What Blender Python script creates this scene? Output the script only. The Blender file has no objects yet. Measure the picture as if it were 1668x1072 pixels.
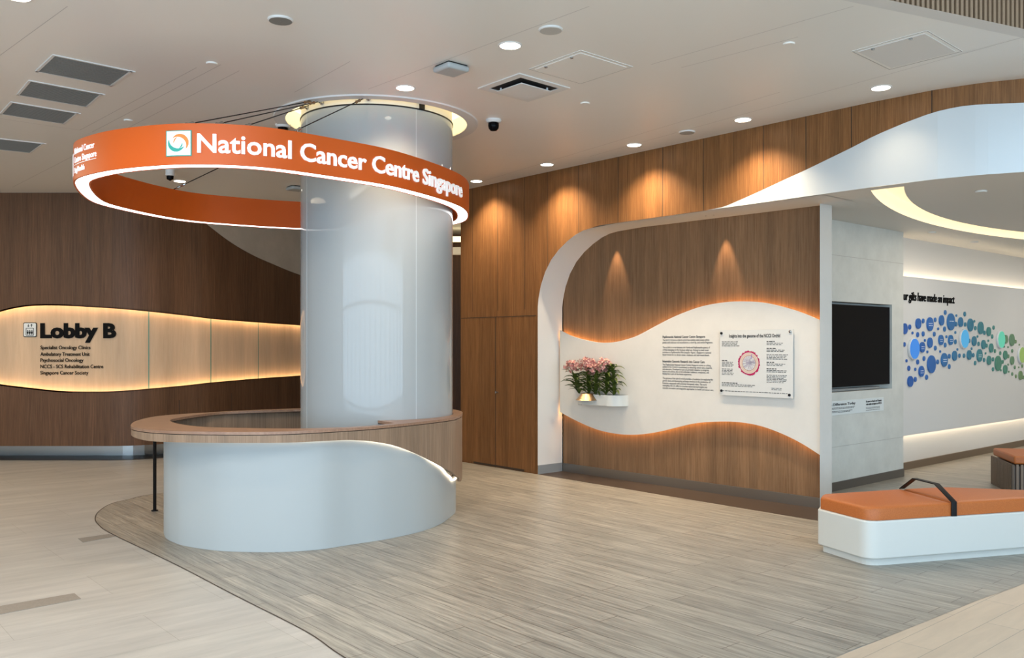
import bpy, bmesh, math, random
from mathutils import Vector, Matrix
random.seed(7)
C = bpy.context.scene.collection
S = bpy.context.scene
PI = math.pi
# ------------------------------------------------------------------ camera, world, daylight, exposure
F, CX, CY, H = 1430.0, 834.0, 560.0, 1.65
cam_d = bpy.data.cameras.new('camera'); cam = bpy.data.objects.new('camera', cam_d); C.objects.link(cam)
cam.location = (0, 0, H); cam.rotation_euler = (PI/2, 0, 0)
cam_d.sensor_width = 36; cam_d.lens = 36*F/1668; cam_d.shift_y = (CY-536)/1668
S.camera = cam
S.view_settings.view_transform = 'Standard'; S.view_settings.look = 'None'
S.view_settings.gamma = 1; S.view_settings.use_curve_mapping = False
S.view_settings.exposure = 0.5
W = bpy.data.worlds.new('world'); S.world = W; W.use_nodes = True
W.node_tree.nodes['Background'].inputs[0].default_value = (0.62, 0.8, 1.0, 1)
W.node_tree.nodes['Background'].inputs[1].default_value = 1.0
S.cycles.max_bounces = 8; S.cycles.diffuse_bounces = 5; S.cycles.glossy_bounces = 4
S.cycles.transmission_bounces = 4; S.cycles.caustics_reflective = False; S.cycles.caustics_refractive = False
S.cycles.sample_clamp_indirect = 4.0
def light(name, kind, loc, power, color, target=None, size=None, size_y=None, spot=None, blend=0.5, radius=0.05):
    d = bpy.data.lights.new(name, kind); o = bpy.data.objects.new(name, d); C.objects.link(o)
    o.location = loc; d.energy = power; d.color = color
    if kind == 'AREA':
        d.shape = 'RECTANGLE'; d.size = size; d.size_y = size_y or size
    else: d.shadow_soft_size = radius
    if kind == 'SPOT': d.spot_size = math.radians(spot); d.spot_blend = blend
    if target is not None:
        o.rotation_euler = (Vector(target)-Vector(loc)).to_track_quat('-Z', 'Y').to_euler()
    return o
COOL = (0.58, 0.80, 1.0); WARM = (1.0, 0.80, 0.56); NEUT = (1.0, 0.93, 0.84)
light('daylight_glazing', 'AREA', (0.0, -5.2, 2.0), 1250, COOL, (0.5, 10, 1.6), 26, 4.2)
light('daylight_atrium', 'AREA', (4.6, 2.0, 5.9), 300, COOL, (4.0, 3.0, 0), 4.5, 8)

# ------------------------------------------------------------------ geometry helpers
def P(px, py, z):                      # point of the level z seen at an image position
    Y = (z-H)*F/(CY-py); return Vector(((px-CX)/F*Y, Y, z))
def PY(px, py, Y): return Vector(((px-CX)/F*Y, Y, H+(CY-py)/F*Y))
class Path:
    def __init__(s, pts, closed=False):
        s.p = [Vector((a[0], a[1])) for a in pts]; s.closed = closed
        q = s.p+[s.p[0]] if closed else s.p
        s.q = q; s.c = [0]
        for i in range(len(q)-1): s.c.append(s.c[-1]+(q[i+1]-q[i]).length)
        s.L = s.c[-1]
    def seg(s, t):
        if s.closed: t %= s.L
        i = 0
        while i < len(s.c)-2 and t > s.c[i+1]: i += 1
        return i, t
    def at(s, t, off=0):
        i, t = s.seg(t); a, b = s.q[i], s.q[i+1]; d = (b-a).normalized()
        p = a+d*(t-s.c[i])
        if off: p = p+s.nrm(t)*off
        return p
    def nrm(s, t):                     # right-hand normal, blended over joints
        def n(i):
            m = len(s.q)-1
            i = i % m if s.closed else max(0, min(m-1, i))
            d = (s.q[i+1]-s.q[i]).normalized(); return Vector((d.y, -d.x))
        i, t = s.seg(t); f = (t-s.c[i])/max(1e-9, s.c[i+1]-s.c[i])
        v = n(i)*(1-abs(f-.5)) + (n(i+1) if f > .5 else n(i-1))*abs(f-.5)
        return v.normalized()
    def hit(s, px, last=False):        # distance along the path where an image column meets it
        k = (px-CX)/F; r = []
        for i in range(len(s.q)-1):
            a, b = s.q[i], s.q[i+1]; fa, fb = a.x-k*a.y, b.x-k*b.y
            ext0 = (i == 0 and not s.closed); ext1 = (i == len(s.q)-2 and not s.closed)
            if abs(fa-fb) < 1e-12: continue
            u = fa/(fa-fb)
            if (0 <= u <= 1) or (ext0 and u < 0) or (ext1 and u > 1): r.append((s.c[i]+u*(b-a).length, (a+(b-a)*u).y, 0 <= u <= 1))
        g = [x for x in r if x[2]] or r
        g.sort(key=lambda x: x[1]); return (g[-1] if last else g[0])[0]
    def sz(s, px, py, last=False):
        t = s.hit(px, last); Y = s.at(t).y; return t, H+(CY-py)/F*Y
def crom(pts, closed=False, n=8):
    P_ = [Vector(p) for p in pts]; out = []; m = len(P_)
    for i in range(m if closed else m-1):
        g = (lambda k: P_[k % m]) if closed else (lambda k: P_[max(0, min(m-1, k))])
        a, b, c, d = g(i-1), g(i), g(i+1), g(i+2)
        for k in range(n):
            t = k/n
            out.append(.5*((2*b)+(c-a)*t+(2*a-5*b+4*c-d)*t*t+(3*b-a-3*c+d)*t**3))
    if not closed: out.append(P_[-1])
    return out
def resample(path, n):
    return [path.at(path.L*i/(n if path.closed else n-1)) for i in range(n)]
def interp(tab, x):
    if x <= tab[0][0]: return tab[0][1]
    for i in range(len(tab)-1):
        if x <= tab[i+1][0]:
            a, b = tab[i], tab[i+1]; return a[1]+(b[1]-a[1])*(x-a[0])/max(1e-9, b[0]-a[0])
    return tab[-1][1]

class M:                               # mesh under construction, in world coordinates
    def __init__(s): s.v = []; s.f = []
    def add(s, vs, fs):
        k = len(s.v); s.v += [Vector(v) for v in vs]; s.f += [tuple(i+k for i in f) for f in fs]; return s
    def box(s, lo, hi):
        x0, y0, z0 = lo; x1, y1, z1 = hi
        return s.add([(x0,y0,z0),(x1,y0,z0),(x1,y1,z0),(x0,y1,z0),(x0,y0,z1),(x1,y0,z1),(x1,y1,z1),(x0,y1,z1)],
              [(0,3,2,1),(4,5,6,7),(0,1,5,4),(1,2,6,5),(2,3,7,6),(3,0,4,7)])
    def obox(s, o, a, b, c):           # box spanned by three vectors from a corner
        o, a, b, c = map(Vector, (o, a, b, c))
        return s.add([o, o+a, o+a+b, o+b, o+c, o+a+c, o+a+b+c, o+b+c],
              [(0,3,2,1),(4,5,6,7),(0,1,5,4),(1,2,6,5),(2,3,7,6),(3,0,4,7)])
    def prism(s, pts, z0, z1):         # level outline pushed up
        n = len(pts); vs = [(p[0],p[1],z0) for p in pts]+[(p[0],p[1],z1) for p in pts]
        return s.add(vs, [tuple(range(n-1,-1,-1)), tuple(range(n,2*n))]+[(i,(i+1)%n,(i+1)%n+n,i+n) for i in range(n)])
    def slab(s, pts, d):               # any flat polygon pushed along d
        n = len(pts); d = Vector(d); vs = [Vector(p) for p in pts]; vs += [v+d for v in vs]
        return s.add(vs, [tuple(range(n-1,-1,-1)), tuple(range(n,2*n))]+[(i,(i+1)%n,(i+1)%n+n,i+n) for i in range(n)])
    def rings(s, rs, closed=True, cap0=False, cap1=False):
        n = len(rs[0]); k = len(s.v)
        for r in rs: s.v += [Vector(v) for v in r]
        m = n if closed else n-1
        for j in range(len(rs)-1):
            for i in range(m):
                s.f.append((k+j*n+i, k+j*n+(i+1)%n, k+(j+1)*n+(i+1)%n, k+(j+1)*n+i))
        if cap0: s.f.append(tuple(k+i for i in range(n-1,-1,-1)))
        if cap1: s.f.append(tuple(k+(len(rs)-1)*n+i for i in range(n)))
        return s
    def lathe(s, c, prof, n=32, axis=(0,0,1), cap0=False, cap1=False):
        c = Vector(c); ax = Vector(axis).normalized()
        t = Vector((1,0,0)) if abs(ax.x) < .9 else Vector((0,1,0))
        a = (t-ax*t.dot(ax)).normalized(); b = ax.cross(a)
        rs = [[c+ax*h+(a*math.cos(2*PI*i/n)+b*math.sin(2*PI*i/n))*r for i in range(n)] for r, h in prof]
        return s.rings(rs, True, cap0, cap1)
    def tube(s, pts, r, n=8):
        pts = [Vector(p) for p in pts]; rs = []
        for i, p in enumerate(pts):
            d = (pts[min(i+1,len(pts)-1)]-pts[max(i-1,0)]).normalized()
            t = Vector((0,0,1)) if abs(d.z) < .9 else Vector((1,0,0))
            a = d.cross(t).normalized(); b = d.cross(a)
            rr = r[i] if isinstance(r, (list, tuple)) else r
            rs.append([p+(a*math.cos(2*PI*k/n)+b*math.sin(2*PI*k/n))*rr for k in range(n)])
        return s.rings(rs, True, True, True)
    def build(s, name, mat, parent=None, smooth=False, bevel=0, seg=2, origin=None, fix=True):
        if parent is not None: o0 = Vector(parent['_w'])
        elif origin is not None: o0 = Vector(origin)
        else:
            xs = [v.x for v in s.v]; ys = [v.y for v in s.v]; zs = [v.z for v in s.v]
            o0 = Vector(((min(xs)+max(xs))/2, (min(ys)+max(ys))/2, min(zs)))
        me = bpy.data.meshes.new(name); me.from_pydata([tuple(v-o0) for v in s.v], [], s.f)
        if fix:
            bm = bmesh.new(); bm.from_mesh(me)
            bmesh.ops.recalc_face_normals(bm, faces=bm.faces); bm.to_mesh(me); bm.free()
        me.materials.append(mat)
        o = bpy.data.objects.new(name, me); C.objects.link(o)
        o['_w'] = tuple(o0)
        if parent is not None: o.parent = parent
        else: o.location = o0
        if smooth:
            for p in me.polygons: p.use_smooth = True
            me.set_sharp_from_angle(angle=math.radians(35))
        if bevel:
            b = o.modifiers.new('bevel', 'BEVEL'); b.width = bevel; b.segments = seg; b.limit_method = 'ANGLE'; b.angle_limit = math.radians(35)
            for p in me.polygons: p.use_smooth = True
            me.set_sharp_from_angle(angle=math.radians(70))
        return o
def holes(outer, inner, z):            # flat polygon with holes
    bm = bmesh.new()
    for lp in [outer]+inner:
        vs = [bm.verts.new((p[0], p[1], z)) for p in lp]
        for i in range(len(vs)): bm.edges.new((vs[i], vs[(i+1) % len(vs)]))
    bmesh.ops.triangle_fill(bm, use_beauty=True, use_dissolve=False, edges=bm.edges[:])
    bm.verts.index_update(); m = M()
    m.add([v.co.copy() for v in bm.verts], [tuple(v.index for v in f.verts) for f in bm.faces]); bm.free()
    return m
def tag(o, label=None, cat=None, group=None, kind=None):
    if label: o['label'] = label
    if cat: o['category'] = cat
    if group: o['group'] = group
    if kind: o['kind'] = kind
    return o
def struct(o): o['kind'] = 'structure'; return o
def thing(name, loc, label, cat, group=None):
    o = bpy.data.objects.new(name, None); C.objects.link(o); o.location = loc; o['_w'] = tuple(loc)
    o.empty_display_size = .1
    return tag(o, label, cat, group)
def dup(root, loc, label=None, group=None):
    r = root.copy(); C.objects.link(r); r.location = loc
    if label: r['label'] = label
    if group: r['group'] = group
    for ch in list(root.children):
        c = ch.copy(); C.objects.link(c); c.parent = r
        for g in list(ch.children):
            d = g.copy(); C.objects.link(d); d.parent = c
    return r
def circle(c, r, n=64, a0=0, a1=2*PI):
    return [(c[0]+r*math.cos(a0+(a1-a0)*i/n), c[1]+r*math.sin(a0+(a1-a0)*i/n)) for i in range(n)]
def text_mesh(body, bold=0.0, extrude=0.0, shear=0, spacing=1.0):
    cu = bpy.data.curves.new('t', 'FONT'); cu.body = body; cu.size = 1; cu.offset = bold; cu.extrude = extrude
    cu.shear = shear; cu.resolution_u = 3; cu.space_character = spacing; cu.fill_mode = 'BOTH'
    o = bpy.data.objects.new('t', cu); C.objects.link(o); bpy.context.view_layer.update()
    dg = bpy.context.evaluated_depsgraph_get()
    me = bpy.data.meshes.new_from_object(o.evaluated_get(dg))
    vs = [v.co.copy() for v in me.vertices]; fs = [tuple(p.vertices) for p in me.polygons]
    bpy.data.objects.remove(o); bpy.data.curves.remove(cu); bpy.data.meshes.remove(me)
    return vs, fs
CAP = 0.73                             # cap height of the built-in font at size 1
def text_on(m, body, o, xd, up, nd, cap, width=None, bold=0.0, depth=0.002, shear=0, spacing=1.0):
    vs, fs = text_mesh(body, bold, .5, shear, spacing)
    if not vs: return
    x0 = min(v.x for v in vs); x1 = max(v.x for v in vs); k = cap/CAP
    kx = (width/(x1-x0)) if width else k
    o, xd, up, nd = Vector(o), Vector(xd), Vector(up), Vector(nd)
    m.add([o+xd*((v.x-x0)*kx)+up*(v.y*k)+nd*((v.z+.5)*depth+.0005) for v in vs], fs)

# ------------------------------------------------------------------ materials
def mat(name, col, rough=.5, metal=0, spec=.5, coat=0, emit=None, es=0):
    m = bpy.data.materials.new(name); m.use_nodes = True; b = m.node_tree.nodes['Principled BSDF']
    b.inputs['Base Color'].default_value = (*col, 1); b.inputs['Roughness'].default_value = rough
    b.inputs['Metallic'].default_value = metal; b.inputs['Specular IOR Level'].default_value = spec
    b.inputs['Coat Weight'].default_value = coat
    if emit: b.inputs['Emission Color'].default_value = (*emit, 1); b.inputs['Emission Strength'].default_value = es
    return m
def N(m, t, **k):
    n = m.node_tree.nodes.new(t)
    for a, v in k.items(): setattr(n, a, v)
    return n
def ramp(m, fac, stops):
    r = N(m, 'ShaderNodeValToRGB'); e = r.color_ramp.elements
    e[0].position, e[0].color = stops[0][0], (*stops[0][1], 1); e[1].position, e[1].color = stops[-1][0], (*stops[-1][1], 1)
    for p, c in stops[1:-1]: x = e.new(p); x.color = (*c, 1)
    m.node_tree.links.new(fac, r.inputs[0]); return r.outputs[0]
def noise(m, scale, rot=0, det=4, rough=.6, dist=0):
    tc = N(m, 'ShaderNodeTexCoord'); mp = N(m, 'ShaderNodeMapping'); nz = N(m, 'ShaderNodeTexNoise')
    geo = N(m, 'ShaderNodeNewGeometry'); L = m.node_tree.links.new
    r = N(m, 'ShaderNodeVectorRotate', rotation_type='Z_AXIS'); r.inputs['Angle'].default_value = rot
    L(geo.outputs['Position'], r.inputs[0]); L(r.outputs[0], mp.inputs[0]); mp.inputs['Scale'].default_value = scale
    L(mp.outputs[0], nz.inputs[0]); nz.inputs['Scale'].default_value = 1; nz.inputs['Detail'].default_value = det
    nz.inputs['Roughness'].default_value = rough; nz.inputs['Distortion'].default_value = dist
    return nz.outputs[0]
def mix(m, a, b, fac=.5, mode='MIX'):
    x = N(m, 'ShaderNodeMix', data_type='RGBA', blend_type=mode); L = m.node_tree.links.new
    if isinstance(fac, float): x.inputs[0].default_value = fac
    else: L(fac, x.inputs[0])
    for s, i in ((a, 6), (b, 7)):
        if isinstance(s, tuple): x.inputs[i].default_value = (*s, 1)
        else: L(s, x.inputs[i])
    return x.outputs[2]
def setc(m, out): m.node_tree.links.new(out, m.node_tree.nodes['Principled BSDF'].inputs['Base Color'])
def wood(name, dark, mid, lite, rough=.45, k=1.0, spec=.22):
    m = mat(name, mid, rough, spec=spec)
    fine = ramp(m, noise(m, (95*k, 95*k, 2.2), 0, 6, .75), [(.3, dark), (.5, mid), (.72, lite)])
    wide = ramp(m, noise(m, (7*k, 7*k, .25), 0, 3), [(.3, (.78,.78,.78)), (.7, (1.15,1.12,1.08))])
    setc(m, mix(m, fine, wide, 1.0, 'MULTIPLY')); return m
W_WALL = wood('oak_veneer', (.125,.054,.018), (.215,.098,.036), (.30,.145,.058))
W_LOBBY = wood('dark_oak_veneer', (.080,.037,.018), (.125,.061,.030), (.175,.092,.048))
W_NICHE = wood('grey_oak_veneer', (.14,.074,.036), (.222,.126,.066), (.29,.175,.098))
W_COUNTER = wood('counter_veneer', (.20,.135,.090), (.30,.205,.140), (.37,.265,.19), .4, 1.4)
W_TOP = mat('counter_top_laminate', (.30,.17,.11), .35)
setc(W_TOP, ramp(W_TOP, noise(W_TOP, (4, 60, 20), .3, 5), [(.3, (.25,.14,.09)), (.7, (.36,.215,.14))]))
W_PALE = wood('pale_backlit_veneer', (.63,.43,.275), (.67,.465,.30), (.71,.51,.34), .5, .35, .2)
def plaster(name, c, v=.06, rough=.6, sc=2.5):
    m = mat(name, c, rough, spec=.3)
    a = tuple(x*(1-v) for x in c); b = tuple(min(1, x*(1+v)) for x in c)
    setc(m, ramp(m, noise(m, (sc, sc, sc), 0, 5, .65), [(.3, a), (.7, b)])); return m
PL_NICHE = plaster('pale_plaster', (.66,.63,.58), .04)
PL_PILLAR = plaster('textured_plaster', (.65,.65,.60), .07, .55, 4)
PL_TAN = plaster('tan_plaster', (.45,.38,.30), .08, .6, 3)
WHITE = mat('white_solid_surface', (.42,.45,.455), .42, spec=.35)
WHITE_LIT = mat('white_lit_copy', (.63,.63,.59), .35, spec=.35)  # brighter copy of the white; stronger light on the bench put into colour
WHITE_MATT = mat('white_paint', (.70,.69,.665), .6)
SWOOSH = mat('white_header_paint', (.58,.61,.62), .5)
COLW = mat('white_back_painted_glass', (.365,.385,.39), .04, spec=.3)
CEIL = mat('satin_ceiling_panel', (.84,.82,.775), .30, spec=.4)
SOFF = mat('soffit_paint', (.71,.70,.66), .55)
ORANGE = mat('orange_sign_paint', (.62,.100,.006), .42, spec=.4)
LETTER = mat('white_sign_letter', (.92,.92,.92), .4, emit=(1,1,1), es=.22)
BLACK = mat('black_letter', (.006,.006,.006), .7, spec=.08)
INK = mat('printed_ink', (.05,.05,.05), .6)
JOINT = mat('panel_joint', (.045,.028,.018), .8)
JOINT_L = mat('pale_joint', (.40,.37,.33), .8)
STEEL = mat('brushed_steel', (.42,.43,.43), .22, metal=1)
BRONZE = mat('bronze_skirting', (.30,.27,.24), .3, metal=.85)
BLK_METAL = mat('black_metal', (.008,.008,.009), .5, spec=.2)
GRILLE = mat('grille_grey', (.20,.20,.185), .6)
TRIMW = mat('ceiling_trim_white', (.72,.71,.69), .5)
SCREEN = mat('black_screen', (.003,.003,.004), .10, spec=.06)
LEATHER = mat('tan_leather', (.58,.20,.065), .45, spec=.4)
setc(LEATHER, ramp(LEATHER, noise(LEATHER, (160, 160, 160), 0, 2), [(.35, (.41,.11,.024)), (.65, (.50,.145,.034))]))
BRASS = mat('brass', (.42,.28,.16), .42, metal=1)
LEAF = mat('leaf_green', (.07,.105,.016), .4)
PETAL = mat('pink_petal', (.42,.15,.14), .5)
PETAL2 = mat('pale_petal', (.62,.38,.31), .5)
MOSS = mat('dark_moss', (.03,.04,.02), .9)
ACRYL = mat('clear_acrylic', (.63,.625,.60), .15, spec=.3)
GREEN_GLASS = mat('green_glass_edge', (.07,.28,.22), .2)
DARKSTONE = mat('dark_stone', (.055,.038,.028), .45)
def emis(name, c, s): return mat(name, (0,0,0), .9, emit=c, es=s)
E_DOWN = emis('downlight_glow', (1.0,.90,.74), 9)
E_RING = emis('ring_led', (1,.98,.97), 3.2)
E_AMBER = emis('amber_led', (1.0,.48,.14), 11)
E_WARM = emis('warm_led', (1.0,.68,.36), 10)
E_CTR = emis('counter_led', (1.0,.82,.60), 7)
E_WALL = emis('wall_wash_led', (1.0,.80,.56), 8)
E_COVE = emis('cove_led', (1.0,.84,.50), 1.6)
E_SLOT = emis('ceiling_slot_led', (1.0,.78,.46), 1.15)
def brick(name, c1, c2, mort, w, h, ang, off, ms, streak, rough, grain, loc=(0,0,0), spec=.4):
    m = mat(name, c1, rough, spec=spec); L = m.node_tree.links.new
    geo = N(m, 'ShaderNodeNewGeometry'); r = N(m, 'ShaderNodeVectorRotate', rotation_type='Z_AXIS'); r.inputs['Angle'].default_value = ang
    L(geo.outputs['Position'], r.inputs[0]); mp = N(m, 'ShaderNodeMapping'); L(r.outputs[0], mp.inputs[0]); mp.inputs['Location'].default_value = loc
    b = N(m, 'ShaderNodeTexBrick'); L(mp.outputs[0], b.inputs[0]); b.offset = off; b.offset_frequency = 2; b.squash = 1
    for k, v in (('Color1', c1), ('Color2', c2), ('Mortar', mort)): b.inputs[k].default_value = (*v, 1)
    b.inputs['Scale'].default_value = 1; b.inputs['Mortar Size'].default_value = ms; b.inputs['Mortar Smooth'].default_value = .1
    b.inputs['Bias'].default_value = 0; b.inputs['Brick Width'].default_value = w; b.inputs['Row Height'].default_value = h
    lo, hi = 1-grain, 1+grain
    st = ramp(m, noise(m, streak, ang, 6, .7, .3), [(.28, (lo,lo,lo)), (.72, (hi,hi*.99,hi*.97))])
    wd = ramp(m, noise(m, (streak[0]*.35, streak[1]*.35, 1), ang, 3), [(.3, (1-grain*.5,)*3), (.7, (1+grain*.5,)*3)])
    setc(m, mix(m, mix(m, b.outputs[0], st, 1.0, 'MULTIPLY'), wd, 1.0, 'MULTIPLY')); return m
UA = math.atan2(.756, .654)
PLANK = brick('grey_plank_tile', (.335,.308,.262), (.27,.25,.215), (.13,.11,.09), 1.2, .165, UA, .37, .0028, (3.0, 48, 1), .36, .42)
TILE = brick('beige_stone_tile', (.435,.415,.39), (.405,.39,.365), (.29,.27,.24), 1.2, .6, UA-PI/2, .42, .0016, (1.1, 7, 1), .42, .17, (0.1,-.1,0))
TILE_S = brick('beige_strip_tile', (.575,.465,.355), (.53,.43,.33), (.30,.26,.21), 1.2, .19, UA-PI/2, .4, .002, (2, 12, 1), .42, .08)
STRIP = brick('grey_floor_inlay', (.25,.22,.19), (.25,.22,.19), (.2,.2,.2), 9, 9, 0, 0, 0, (90, 90, 1), .7, .12)

# ------------------------------------------------------------------ key dimensions
ZC, ZS = 3.79, 3.035                   # main ceiling, low soffit
U = Vector((.654, -.756)); NN = Vector((.756, .654))
def un(u, n): return U*u+NN*n
COL = Vector((-1.302, 8.50)); RC = .727

# ------------------------------------------------------------------ floor
fl = M().add([(-14,-7,0),(14,-7,0),(14,24,0),(-14,24,0)], [(0,1,2,3)]); struct(fl.build('floor', TILE, origin=(0,0,0)))
bl = [P(x, y, 0) for x, y in [(560,1071),(497.6,1028.8),(382.8,970.4),(282,918),(181,869.7),(161,855.5),(155,845.5),(161,833.4),(181,821),(209.5,814),(258,804.4)]]
bl = [(p.x, p.y) for p in bl]+[(-3.0,10.25),(-1.9,11.2),(-1.2,12.2),(-.62,12.25),(-.1,13.4)]
br = [P(x, y, 0) for x, y in [(1362,1071),(1445,1038),(1530,1004),(1600,975.5),(1668,951)]]
br = [(p.x, p.y) for p in br]+[(4.6,6.95),(9.0,10.4),(13.9,14.0)]
near = [(-.40,4.05),(.35,3.62),(1.15,4.05)]
pl = [tuple(v) for v in crom([Vector((a[0],a[1],0)) for a in (list(reversed(bl))+near+br)], False, 5)]
plm = holes([(p[0],p[1]) for p in pl]+[(13.9,20),(-.1,20)], [], .002); struct(plm.build('floor', PLANK, origin=(0,0,0)))
rt = [(p[0],p[1]) for p in crom([Vector((a[0],a[1],0)) for a in br], False, 5)]
struct(holes(rt+[(13.9,-5),(1.70,-5)], [], .001).build('floor', TILE_S, origin=(0,0,0)))
bm_ = M()                              # dark line round the plank floor
pe = Path([(p[0],p[1]) for p in pl if p[1] < 12 and p[0] < -.5])
q = resample(pe, 220)
bm_.rings([[(*pe.at(pe.L*i/219, -.004), .003) for i in range(220)], [(*pe.at(pe.L*i/219, .004), .003) for i in range(220)]], False)
struct(bm_.build('trim_1', JOINT, origin=(0,0,0)))
for k, pts in enumerate([[(-30,993),(121,967),(132,976),(-30,1007)], [(127,877.7),(177,870.5),(190,874),(135,884)]]):
    s = M().prism([tuple(P(x,y,0))[:2] for x,y in pts], 0, .003).build('floor_inlay', STRIP)
    tag(s, ['long dark grey inlay strip in the beige floor at lower left', 'short dark grey inlay strip ending at the plank floor edge'][k], 'floor strip', 'grey inlay strips in the beige floor')

# ------------------------------------------------------------------ wood header wall (right of the column)
a0 = P(750.5, 752.2, 0); a1 = P(1333, 849, 0); d = (a1-a0).normalized()
aE = a1+d*.5
PA = Path([tuple(a0)[:2], tuple(aE)[:2]]+[(3.56,7.40),(3.85,7.20),(4.20,7.05),(4.7,6.92),(5.4,6.85),(6.4,6.9),(9.5,7.4)])
def path_face(path, cols, name, m, parent=None, off=0, st=True):
    mm = M(); lo = []; hi = []
    for s, z0, z1 in cols:
        p = path.at(s, off); lo.append((p.x,p.y,z0)); hi.append((p.x,p.y,z1))
    mm.rings([lo, hi], False); o = mm.build(name, m, parent, origin=(0,0,0), fix=False)
    if st and parent is None: struct(o)
    return o
arch = [PA.sz(x, y) for x, y in [(876,500),(877,487),(881,465),(888,443),(898,423),(910,407),(924,393),(938,382),(950,375.5),(962,371.8)]]
s876 = arch[0][0]
sw_up = [PA.sz(x, y) for x, y in [(1151,345.5),(1180,337),(1215,322),(1244,309),(1280,292),(1313,277),(1350,259),(1387,241),(1430,219),(1475,200),(1518,184),(1560,174),(1600,170),(1668,168)]]
s_in = arch[-1][0]; s_sw = sw_up[0][0]; sE = PA.L
cols = [(0, 0, ZC)]+[(s876*i/6, 0, ZC) for i in range(1, 7)]
arc_s = [(s, z, ZC) for s, z in arch]
cols2 = [(a, z, ZC) for a, z in arch]+[(s_in+(s_sw-s_in)*i/10, ZS, ZC) for i in range(1, 11)]
tabu = [(a, max(z, ZS)) for a, z in sw_up]+[(sw_up[-1][0]+.6, 3.60), (sw_up[-1][0]+1.6, 3.45), (sE, 3.4)]
tabu[0] = (tabu[0][0], ZS)
n_ = 90; ss = [s_sw+(sE-s_sw)*i/n_ for i in range(n_+1)]
cols3 = [(s, interp(tabu, s), ZC) for s in ss]
path_face(PA, cols, 'wall_right', W_WALL)
wr = path_face(PA, cols2+cols3[1:], 'wall_right', W_WALL)
path_face(PA, [(s, ZS, interp(tabu, s)) for s in ss], 'trim_2', SWOOSH, off=.006)
jm = M()                               # vertical joints of the veneer panels
for px in [770,811,855,892,942.5,1007,1079.5,1146,1244,1313,1387,1518]:
    s = PA.hit(px)
    if s <= s876: zb = 0
    elif s < s_in: zb = interp(arch, s)
    elif s < s_sw: zb = ZS
    else: zb = interp(tabu, s)
    if s < s876: zb = 2.09
    p, q_ = PA.at(s-.0035, .002), PA.at(s+.0035, .002)
    jm.add([(p.x,p.y,zb),(q_.x,q_.y,zb),(q_.x,q_.y,ZC),(p.x,p.y,ZC)], [(0,1,2,3)])
struct(jm.build('trim_3', JOINT, origin=(0,0,0)))
# flush double door in the wood wall
def on(path, s, z, off=0): p = path.at(s, off); return Vector((p.x, p.y, z))
s808 = PA.hit(808); zd = PA.sz(808, 517)[1]
dl = path_face(PA, [(.03, .035, zd), (s808-.004, .035, zd)], 'door_1', W_WALL, off=.008)
dr = path_face(PA, [(s808+.004, .035, zd), (s876-.03, .035, zd)], 'door_2', W_WALL, off=.008)
dj = M()
for a, b, z0, z1 in [(s808-.006, s808+.006, 0, zd), (.02, s876-.02, zd, zd+.008), (.3, s876-.25, .012, .036)]:
    dj.add([on(PA,a,z0,.01), on(PA,b,z0,.01), on(PA,b,z1,.01), on(PA,a,z1,.01)], [(0,1,2,3)])
struct(dj.build('trim_4', JOINT, origin=(0,0,0)))
kn = on(PA, PA.hit(811.5), PA.sz(811.5, 639)[1], .008)
nd3 = Vector((-NN.x, -NN.y, 0)); ud3 = Vector((U.x, U.y, 0)); Z3 = Vector((0,0,1))
M().lathe(kn, [(.012,0),(.008,.01),(.008,.02),(.018,.03),(.018,.04),(.01,.046)], 16, nd3, True, True).build('door_knob', STEEL, dr, smooth=True)

# ------------------------------------------------------------------ niche
i0 = P(917.5, 768, 0); i1 = P(1335, 829, 0); dI = (i1-i0).normalized()
i0x = i0-dI*.0; i1x = i1+dI*.10
PI_ = Path([tuple(i0x)[:2], tuple(i1x)[:2]])
i_end = PI_.at(PI_.hit(1336)); PI_ = Path([tuple(i0x)[:2], tuple(i_end)])
nI = Vector((dI.y, -dI.x, 0)).normalized()    # towards the room
if nI.y > 0: nI = -nI
def to_inner(p):                       # run back along NN to the inner wall
    a = Vector((i0.x, i0.y)); dd = Vector((dI.x, dI.y)); den = NN.x*dd.y-NN.y*dd.x; w = a-p
    t = (w.x*dd.y-w.y*dd.x)/den; return p+NN*t
path_face(PI_, [(0,0,ZS+.02), (PI_.L,0,ZS+.02)], 'wall_niche', W_NICHE)
front = [(s876, 0), (s876, 1.0)]+arch+[(s_in+(PA.hit(1339)-s_in)*i/8, ZS-.004) for i in range(1, 9)]
rv = M(); rf = []; rb = []
for s, z in front:
    p = PA.at(s); b = to_inner(p); rf.append((p.x,p.y,z)); rb.append((b.x,b.y,z))
rv.rings([rf, rb], False); struct(rv.build('trim_5', WHITE_MATT, origin=(0,0,0), smooth=True))
# backing above the inner wall
# skirtings and dark floor strip
def strip_on(path, s0, s1, z0, z1, off, name, m):
    a, b, c, d_ = path.at(s0, off), path.at(s1, off), path.at(s1), path.at(s0)
    return struct(M().prism([tuple(a), tuple(b), tuple(c), tuple(d_)], z0, z1).build(name, m, origin=(0,0,0)))
sgn = 1 if PI_.nrm(.1).y < 0 else -1
strip_on(PI_, 0, PI_.L, 0, .11, .012*sgn, 'baseboard_niche', BRONZE)
pj = PA.at(s876); pb = to_inner(pj)
PJ = Path([tuple(pj), tuple(pb)]); strip_on(PJ, 0.0, PJ.L-.02, 0, .115, .012, 'baseboard_jamb', mat('grey_skirting', (.24,.26,.27), .4))
sEnd = PA.hit(1336)
fp = [PA.at(s876), PA.at(sEnd), to_inner(PA.at(sEnd)), to_inner(PA.at(s876))]
struct(M().prism([tuple(p) for p in fp], 0, .004).build('trim_6', DARKSTONE, origin=(0,0,0)))
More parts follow.
